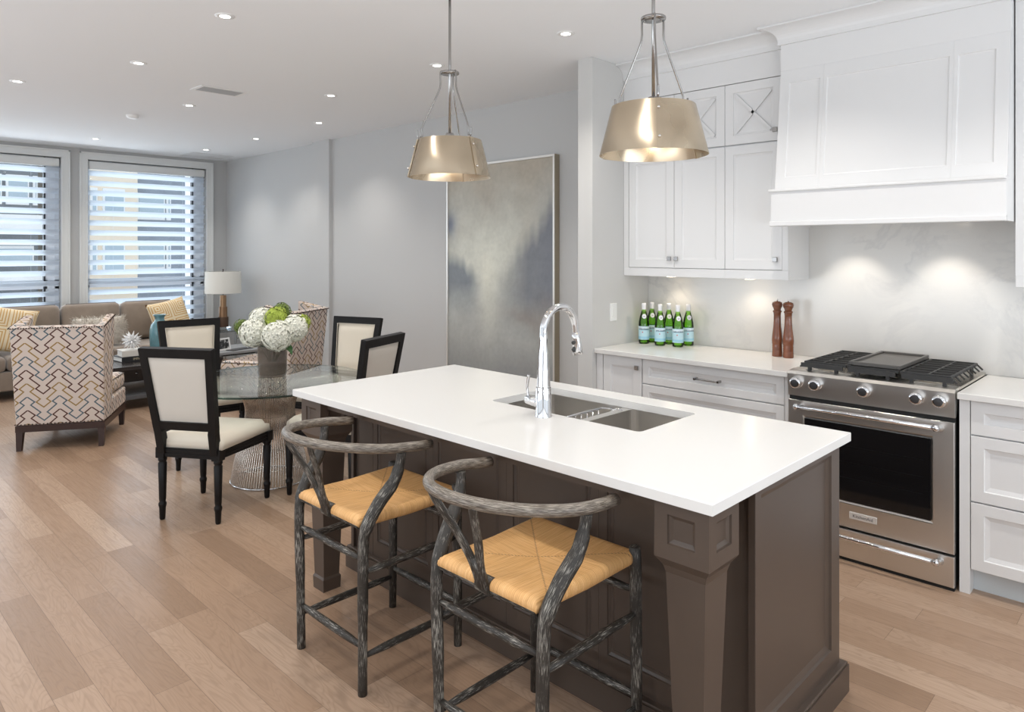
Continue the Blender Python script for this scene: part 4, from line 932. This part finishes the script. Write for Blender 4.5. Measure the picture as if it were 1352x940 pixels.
# ------------------------------------------------------------------ dining chairs
def dchair():
    t = thing('dining_chair', 'x', 'chair', (0, 0, 0), 0, 'black framed square-back dining chairs')
    def turned(x, y, lean=0):
        mb = MB(); mb.lathe([(.0001, 0), (.013, 0), (.016, .01), (.0185, .07), (.0225, .085), (.0225, .095), (.017, .105), (.0195, .12), (.0245, .33), (.019, .338), (.025, .348), (.025, .358), (.021, .365)], x, y, 16)
        mb.box(x-.027, x+.027, y-.027, y+.027, .362, .425, bev=.002); return mb
    for y in (.225, -.225): turned(.222, y).build('leg', M_blackwood, t)
    for y in (.180, -.180): turned(-.222, y).build('leg', M_blackwood, t)
    # seat frame
    for (p, q) in (((.222, .225), (.222, -.225)), ((-.222, .18), (-.222, -.18)), ((-.222, .18), (.222, .225)), ((-.222, -.18), (.222, -.225))):
        p, q = Vector((*p, 0)), Vector((*q, 0)); d = (q-p); L = d.length; an = math.atan2(d.y, d.x); Mt = Matrix.Translation(((p+q)/2)) @ Matrix.Rotation(an, 4, 'Z')
        m = MB(); m.box(-L/2, L/2, -.018, .018, .37, .425, M=Mt); m.box(-L/2, L/2, -.022, .022, .382, .390, M=Mt); m.box(-L/2, L/2, -.022, .022, .402, .412, M=Mt); m.build('seat_rail', M_blackwood, t)
    # upholstered seat
    vs = []; fs = []; n = 14
    for side in (0, 1):
        for i in range(n+1):
            for j in range(n+1):
                u, v = i/n*2-1, j/n*2-1; hw = .212+.022*(u+1)/2*2*.55
                ed = min(1, (1-max(abs(u), abs(v)))/.22); zt2 = .428+(.040+.034*math.sqrt(max(0, 1-(1-ed)**2)))*(1 if side == 0 else 0)
                rx = 1-.02*(1-ed if side == 0 else 0); 
                vs.append((u*.238*rx+.003, v*hw*rx, zt2 if side == 0 else .424))
        o_ = side*(n+1)**2
        for i in range(n):
            for j in range(n): f = (o_+i*(n+1)+j, o_+(i+1)*(n+1)+j, o_+(i+1)*(n+1)+j+1, o_+i*(n+1)+j+1); fs.append(f if side == 0 else f[::-1])
    def idx(s_, i, j): return s_*(n+1)**2+i*(n+1)+j
    for i in range(n):
        fs += [(idx(0, i, 0), idx(1, i, 0), idx(1, i+1, 0), idx(0, i+1, 0)), (idx(0, i+1, n), idx(1, i+1, n), idx(1, i, n), idx(0, i, n)), (idx(0, 0, i+1), idx(1, 0, i+1), idx(1, 0, i), idx(0, 0, i)), (idx(0, n, i), idx(1, n, i), idx(1, n, i+1), idx(0, n, i+1))]
    m = MB(); m.add(vs, fs, smooth=True); m.build('seat_cushion', M_cream, t)
    # back frame (tilted)
    tilt = math.radians(-10.5); Bm = Matrix.Translation((-.235, 0, .425)) @ Matrix.Rotation(tilt, 4, 'Y')
    def B(m, *a, **k): m.box(*a, M=Bm, **k); return m
    H = .595; w0, w1 = .192, .232
    for s in (1, -1):
        m = MB(); vs = []
        for (z, yo, yi, th) in ((-.03, w0*s, (w0-.046)*s, .021), (.10, (w0+.004)*s, (w0-.044)*s, .021), (.135, (w0+.008)*s, (w0-.036)*s, .021), (H, w1*s, (w1-.046)*s, .018)):
            vs += [Bm @ Vector((-th, yo, z)), Bm @ Vector((th, yo, z)), Bm @ Vector((th, yi, z)), Bm @ Vector((-th, yi, z))]
        fs = [(0, 1, 2, 3), (15, 14, 13, 12)]
        for i in range(3): fs += [(i*4+k, i*4+(k+1) % 4, (i+1)*4+(k+1) % 4, (i+1)*4+k) for k in range(4)]
        m.add(vs, fs); m.build('back_post', M_blackwood, t)
    MB().box(-.018, .018, -w1+.04, w1-.04, H-.048, H-.001, M=Bm).box(-.020, .020, -w1+.002, w1-.002, H-.002, H+.006, bev=.002, M=Bm).build('top_rail', M_blackwood, t)
    MB().box(-.020, .020, -w0+.03, w0-.03, .118, .165, M=Bm).build('lower_rail', M_blackwood, t)
    def padv(side):
        m = MB(); n = 10; vs = []; fs = []
        for i in range(n+1):
            for j in range(n+1):
                u, v = i/n*2-1, j/n; z = .162+(H-.048-.162)*v; hw = (w0-.036)+(w1-.046-(w0-.036))*v+.001
                e = min(1, min(1-abs(u), min(v, 1-v)*2)/.12); x = .006+(.017 if side > 0 else .006)*math.sqrt(max(0, 1-(1-e)**2))
                vs.append(Bm @ Vector((x*side, u*hw, z)))
        for i in range(n):
            for j in range(n): fs.append((i*(n+1)+j, (i+1)*(n+1)+j, (i+1)*(n+1)+j+1, i*(n+1)+j+1))
        m.add(vs, fs, smooth=True); return m
    padv(1).build('front_pad', M_cream, t); padv(-1).build('back_pad', M_creamb, t)
    hb, ht = w0-.040, w1-.050; P = [(.022, -hb, .170), (.022, hb, .170), (.022, ht, H-.056), (.022, -ht, H-.056), (.022, -hb, .170)]
    MB().tube([Bm @ Vector(p) for p in P], .0032, 6).build('piping', M_cream, t)
    return t
dc = dchair()
CH = [((1.803, 4.289), 33, 'black framed dining chair nearest the viewer, back turned, left of the wire pedestal'), ((2.18, 5.39), 264, 'black framed dining chair behind the nearest one, facing the viewer across the glass table'),
      ((2.95, 4.83), 201, 'black framed dining chair by the far wall, cream back front visible beside the painting'), ((2.53, 4.05), 112, 'black framed dining chair tucked behind the island corner, back turned')]
for i, ((x, y), a, lb) in enumerate(CH):
    o = dc if i == 0 else dup(dc); o.location = (x, y, 0); o.rotation_euler = (0, 0, math.radians(a)); o['label'] = lb
# ------------------------------------------------------------------ armchairs
def armchair():
    t = thing('armchair', 'x', 'armchair', (0, 0, 0), 0, 'key-pattern armchairs by the coffee table')
    W = .30; D = .76
    for (x, y, lx) in ((.03, .285, -.02), (.03, -.285, -.02), (D-.03, .262, .0), (D-.03, -.262, .0)):
        m = MB(); r0_, r1_ = .026, .017; vs = [(x-r0_, y-r0_, .18), (x+r0_, y-r0_, .18), (x+r0_, y+r0_, .18), (x-r0_, y+r0_, .18), (x+lx-r1_, y-r1_, 0), (x+lx+r1_, y-r1_, 0), (x+lx+r1_, y+r1_, 0), (x+lx-r1_, y+r1_, 0)]
        m.add(vs, [(0, 1, 2, 3), (7, 6, 5, 4), (0, 4, 5, 1), (1, 5, 6, 2), (2, 6, 7, 3), (3, 7, 4, 0)]); m.build('leg', M_espresso, t)
    MB().prism([(0, -.312), (0, .312), (.25, .307), (D, .290), (D, -.290), (.25, -.307)], .145, .195).build('base_frame', M_espresso, t)
    MB().prism([(.004, -.309), (.004, .309), (.25, .304), (D-.004, .287), (D-.004, -.287), (.25, -.304)], .195, .335).build('seat_deck', M_key, t, boxuv=True, bevel=.012)
    m = MB(); m.box(.13, D+.01, -.238, .238, .338, .475, bev=.045); m.box(.34, D+.012, -.282, .282, .338, .475, bev=.045); m.build('seat_cushion', M_key, t, boxuv=True)
    MB().tube([(.36, .276, .462), (D-.02, .276, .462), (D, .256, .462), (D, -.256, .462), (D-.02, -.276, .462), (.36, -.276, .462)], .004, 6).build('cushion_piping', M_sofap, t)
    # backrest with wings
    def ring(z, f):
        # plan outline at height fraction f
        bx = -.0-.085*f; wy = .309+.016*f; th = .085; fx = .215+.02*f
        pts = [(fx, -wy), (bx, -wy), (bx, wy), (fx, wy), (fx, wy-.06), (bx+th+.02, wy-.07), (bx+th+.02, -(wy-.07)), (fx, -(wy-.06))]
        out = []
        for i, (x, y) in enumerate(pts):
            zz = z
            if f == 1: zz = z+(.065 if i in (0, 3, 4, 7) else 0)
            out.append((x, y, zz))
        return out
    m = MB(); L = [ring(.195+(.975-.195)*k/6, k/6) for k in range(7)]; vs = [p for r in L for p in r]; fs = []
    for k in range(6): fs += [(k*8+i, k*8+(i+1) % 8, (k+1)*8+(i+1) % 8, (k+1)*8+i) for i in range(8)]
    fs += [(0, 7, 6, 5, 2, 1), (5, 4, 3, 2)]; o = 48; fs += [(o+0, o+1, o+6, o+7), (o+1, o+2, o+5, o+6), (o+2, o+3, o+4, o+5)]
    m.add(vs, fs); bk = m.build('backrest', M_key, t, boxuv=True, bevel=.012)
    top = L[-1]
    def nails(P, n, name):
        m = MB(); P = [Vector(p) for p in P]; tot = sum((b-a).length for a, b in zip(P, P[1:])); 
        for i in range(n):
            d = tot*i/(n-1); k = 0
            for a, b in zip(P, P[1:]):
                l_ = (b-a).length
                if d <= l_+1e-6: p = a+(b-a)*(d/l_); break
                d -= l_
            m.lathe([(.0001, -.006), (.0055, -.002), (.0055, .002), (.0001, .006)], p.x, p.y, 6, z0=p.z)
        return m.build(name, mat('nail_bronze', (.05, .03, .022), .4, .7), t)
    e = .004
    nails([(top[0][0]-.005, top[0][1]-e, top[0][2]-.012), (top[1][0]-e, top[1][1]-e, top[1][2]-.012), (top[2][0]-e, top[2][1]+e, top[2][2]-.012), (top[3][0]-.005, top[3][1]+e, top[3][2]-.012)], 74, 'nailhead_trim')
    b0_ = L[0]; nails([(D-.01, -.290, .205), (.25, -.307, .205), (-.004, -.313, .205), (-.004, .313, .205), (.25, .307, .205), (D-.01, .290, .205)], 84, 'nailhead_trim')
    return t
a1 = armchair(); a1.location = (1.4975, 6.43, 0); a1.rotation_euler = (0, 0, math.radians(60)); a1['label'] = 'key-pattern upholstered armchair at the left, its back to the viewer'
dup(a1, (3.58, 6.37, 0), math.radians(120), 'key-pattern upholstered armchair behind the bouquet, near the right wall')
# ------------------------------------------------------------------ sofa + cushions
t = thing('sofa', 'long taupe velvet sofa under the windows', 'sofa', (1.7, 9.3, 0))
xr = 3.60-1.7; xl = -1.72
MB().box(xl, xr, -.45, .42, .10, .30, bev=.02).build('base', M_sofa, t)
MB().box(xl, xr, .34, .46, .30, .86, bev=.03).build('back_frame', M_sofa, t)
for s, x in ((1, xr), (-1, xl)): MB().box(x-.10 if s > 0 else x, x if s > 0 else x+.10, -.45, .40, .30, .65, bev=.03).build('arm', M_sofa, t)
W4 = [(xr-.10-.64*k-.635, xr-.10-.64*k-.005) for k in range(5)]
for a, b in W4:
    MB().box(a, b, -.46, .18, .30, .455, bev=.045).build('seat_cushion', M_sofa, t)
    Mt = Matrix.Translation(((a+b)/2, .25, .69)) @ Matrix.Rotation(math.radians(-10), 4, 'X')
    hw = (b-a)/2-.004; MB().box(-hw, hw, -.09, .09, -.235, .235, bev=.06, M=Mt).build('back_cushion', M_sofa, t)
    MB().tube([Mt @ Vector(p) for p in ((-hw+.015, -.045, -.2), (-hw+.015, -.045, .2), (-hw+.05, -.05, .232), (hw-.05, -.05, .232), (hw-.015, -.045, .2), (hw-.015, -.045, -.2))], .005, 6).build('piping', M_sofap, t)
for x in (xl+.06, xr-.06):
    for y in (-.4, .38): MB().box(x-.025, x+.025, y-.025, y+.025, 0, .10).build('foot', M_espresso, t)
def cushion(w_, h_, th, m, name, boxuv=True):
    mb = MB(); n = 16; vs = []; fs = []
    for side in (1, -1):
        for i in range(n+1):
            for j in range(n+1):
                u, v = i/n*2-1, j/n*2-1; pin = 1-.07*(1-u*u)*abs(v)**3-.0; pin2 = 1-.07*(1-v*v)*abs(u)**3
                q = (max(0, 1-u**4)*max(0, 1-v**4))**.5; vs.append((u*w_/2*pin2, -side*th/2*q, v*h_/2*pin))
        o_ = 0 if side == 1 else (n+1)**2
        for i in range(n):
            for j in range(n): fs.append((o_+i*(n+1)+j, o_+(i+1)*(n+1)+j, o_+(i+1)*(n+1)+j+1, o_+i*(n+1)+j+1))
    mb.add(vs, fs, smooth=True); return mb.build(name, m, boxuv=boxuv)
o = cushion(.50, .50, .17, M_pillow, 'throw_pillow'); o.location = (3.345, 9.24, .70); o.rotation_euler = (math.radians(-18), math.radians(-10), math.radians(12)); tag(o, 'cream and gold maze-pattern pillow at the right end of the sofa', 'pillow', 'maze-pattern pillows')
o2 = o.copy(); C.objects.link(o2); o2.location = (1.64, 9.16, .71); o2.rotation_euler = (math.radians(-18), math.radians(12), math.radians(-8)); o2['label'] = 'cream and gold maze-pattern pillow at the left edge of the picture'
o = cushion(.56, .32, .17, M_sheepy, 'fur_pillow'); o.location = (2.51, 9.10, .635); o.rotation_euler = (math.radians(-14), 0, math.radians(3)); tag(o, 'shaggy off-white fur lumbar pillow in the middle of the sofa', 'pillow')
mb = MB(); rr = random.Random(5)
for i in range(1800):
    u, v = rr.uniform(-1, 1), rr.uniform(-1, 1); q = (max(0, 1-u**4)*max(0, 1-v**4))**.5; sd = 1 if rr.random() < .75 else -1
    p = Vector((u*.27, -sd*.082*q, v*.15)); d = Vector((u*.7+rr.gauss(0, .4), -sd*.8*q+rr.gauss(0, .3), v*.9+rr.gauss(0, .4))).normalized(); L_ = rr.uniform(.03, .065); s_ = d.cross(Vector((rr.random(), 1, rr.random()))).normalized()*.0022
    m_ = p+d*L_*.6; e_ = p+d*L_+Vector((0, 0, -.008)); mb.add([p-s_, p+s_, m_+s_*.8, m_-s_*.8, e_], [(0, 1, 2, 3), (3, 2, 4)])
f = mb.build('fur_pile', M_sheepy, o); f['kind'] = 'stuff'
# ------------------------------------------------------------------ coffee table and things on it
t = thing('coffee_table', 'low dark rectangular coffee table with a lower shelf', 'coffee table', (2.62, 7.86, 0))
MB().box(-.62, .62, -.40, .40, .395, .43, bev=.004).build('top', M_coffee, t)
MB().box(-.60, .60, -.38, .38, .10, .145, bev=.004).build('shelf', mat('coffee_shelf', (.10, .105, .115), .25), t)
for x in (-.585, .585):
    for y in (-.365, .365): MB().box(x-.025, x+.025, y-.025, y+.025, 0, .396).build('leg', M_coffee, t)
b = MB().box(-.56, .56, -.02, .33, .215, .395, bev=.003).build('drawer', M_coffee, t)
MB().lathe([(.0001, 0), (.012, .004), (.012, .012), (.0001, .016)], seg=14, axis=Matrix.Translation((-.12, -.022, .30)) @ Matrix.Rotation(PI/2, 4, 'X')).build('knob', M_chrome, b)
bk = thing('book', 'thick dark book with a one-word spine title, bottom of the coffee table stack', 'book', (2.50, 7.90, .43), math.radians(4), 'books on the coffee table')
MB().box(-.165, .165, -.115, .115, .0, .006, bev=.001).box(-.165, .165, -.115, .115, .046, .052, bev=.001).box(-.165, .165, -.120, -.112, 0, .052, bev=.001).build('cover', mat('dark_cover', (.02, .02, .022), .4), bk)
MB().box(-.158, .158, -.112, .110, .006, .046).build('pages', M_paper, bk)
text_mesh('spine_lettering', 'IMPACT', .034, mat('spine_gold', (.55, .48, .33), .4), bk, Matrix.Translation((.0, -.1205, .026)) @ Matrix.Rotation(PI/2, 4, 'X'), .0004)
bk = thing('book', 'pale cream book on top of the coffee table stack', 'book', (2.50, 7.90, .482), math.radians(-3), 'books on the coffee table')
MB().box(-.140, .140, -.10, .10, .0, .005, bev=.001).box(-.140, .140, -.10, .10, .055, .060, bev=.001).box(-.140, .140, -.104, -.098, 0, .060, bev=.001).build('cover', mat('cream_cover', (.70, .66, .60), .6), bk)
MB().box(-.134, .134, -.098, .096, .005, .055).build('pages', M_paper, bk)
t = thing('spiky_sculpture', 'white starburst sculpture with pointed spikes on the stacked books', 'sculpture', (2.47, 7.88, .542))
mb = MB(); cc = Vector((0, 0, .095)); rr = random.Random(11)
mb.lathe([(.0001, .06), (.028, .07), (.036, .095), (.028, .12), (.0001, .13)], seg=14)
for i in range(46):
    zz = 1-2*(i+.5)/46; ph = i*2.39996; q = math.sqrt(1-zz*zz); d = Vector((q*math.cos(ph), q*math.sin(ph), zz)); L_ = .095+.012*rr.random()
    if cc.z+d.z*L_ < .001: L_ = (cc.z-.001)/-d.z
    mb.tube([cc+d*.02, cc+d*.05, cc+d*L_], [.013, .0115, .0008], 6)
mb.build('spikes', M_star, t)
t = thing('ceramic_vase', 'teal glazed ceramic bottle vase on the coffee table', 'vase', (2.79, 8.02, .43))
MB().lathe([(.0001, 0), (.065, 0), (.078, .02), (.094, .10), (.100, .20), (.098, .28), (.085, .335), (.060, .365), (.047, .385), (.045, .405), (.052, .425), (.064, .437), (.066, .443), (.055, .442), (.040, .42), (.038, .38), (.0001, .36)], seg=36).build('body', M_teal, t)
# ------------------------------------------------------------------ lamp, side tables, photo
t = thing('grey_side_table', 'low grey side table carrying the small framed photo', 'side table', (3.70, 8.15, 0))
MB().box(-.42, .42, -.30, .30, .385, .415, bev=.004).build('top', M_greyt, t)
MB().box(-.40, .40, -.28, .28, .15, .17).build('shelf', M_greyt, t)
for x in (-.39, .39):
    for y in (-.27, .27): MB().box(x-.02, x+.02, y-.02, y+.02, 0, .386).build('leg', M_greyt, t)
t = thing('photo_frame', 'small white-framed black and white photo on the grey side table', 'photo frame', (3.49, 8.02, .4155), math.radians(20))
Mt = Matrix.Rotation(math.radians(-12), 4, 'X'); mb = MB()
for (a, b, c, d) in ((-.10, .10, 0, .018), (-.10, .10, .122, .14), (-.10, -.082, .018, .122), (.082, .10, .018, .122)): mb.box(a, b, -.008, .008, c, d, M=Mt)
mb.build('frame', M_white, t)
s = NB('photo_print'); n = s.noise(s.coord(), 28, 4); s.col(s.ramp(n, [(.40, (.01, .01, .01)), (.52, (.06, .06, .06)), (.60, (.55, .55, .55))]))
MB().box(-.082, .082, -.002, .004, .018, .122, M=Mt).build('photo', s.m, t)
MB().box(-.012, .012, .0, .006, .0, .10, M=Matrix.Translation((0, .045, 0)) @ Matrix.Rotation(math.radians(15), 4, 'X')).build('stand', M_white, t)
o = MB().box(-.15, .15, -.06, .06, 0, .008, bev=.002).build('tray', M_coffee); o.location = (3.66, 7.98, .4155); o.rotation_euler = (0, 0, .3); tag(o, 'thin dark tray beside the small framed photo', 'tray')
t = thing('acrylic_side_table', 'clear acrylic side table in the corner under the lamp', 'side table', (4.06, 9.26, 0))
MB().box(-.27, .27, -.30, .30, .508, .528, bev=.003).build('top', M_acryl, t); MB().box(-.26, .26, -.29, .29, .20, .215, bev=.003).build('shelf', M_acryl, t)
for x in (-.255, .255):
    for y in (-.285, .285): MB().box(x-.013, x+.013, y-.013, y+.013, 0, .508, bev=.002).build('leg', M_acryl, t)
t = thing('table_lamp', 'bronze stepped column lamp with white drum shade in the corner', 'lamp', (4.01, 9.24, .529))
MB().box(-.075, .075, -.075, .075, 0, .026, bev=.004).build('acrylic_base', M_acryl, t)
MB().lathe([(.0001, .026), (.066, .026), (.066, .155), (.0001, .155)], seg=32, smooth=False).build('lower_drum', mat('bronze_dark', (.16, .10, .07), .4, .9, noise_amt=.2, noise_scale=40, stretch=(1, 1, .1)), t)
MB().lathe([(.052, .155), (.052, .29), (.0001, .29)], seg=32, smooth=False).build('middle_drum', M_bronze, t)
MB().lathe([(.039, .29), (.039, .44), (.0001, .44)], seg=32, smooth=False).build('upper_drum', mat('bronze_light', (.42, .27, .16), .35, 1, noise_amt=.15, noise_scale=40, stretch=(1, 1, .1)), t)
MB().lathe([(.226, .47), (.222, .755)], seg=48).lathe([(.222, .47), (.218, .755)], seg=48).build('shade', M_shade, t)
MB().tube([(0, 0, .44), (0, 0, .77)], .005, 8).lathe([(.0001, .768), (.009, .772), (.009, .782), (.0001, .79)], seg=12).build('finial', M_espresso, t)
mb = MB()
for k in range(3): a = k*2*PI/3; mb.tube([(0, 0, .757), (.22*math.cos(a), .22*math.sin(a), .752)], .002, 6)
mb.build('spider', M_nickel, t)
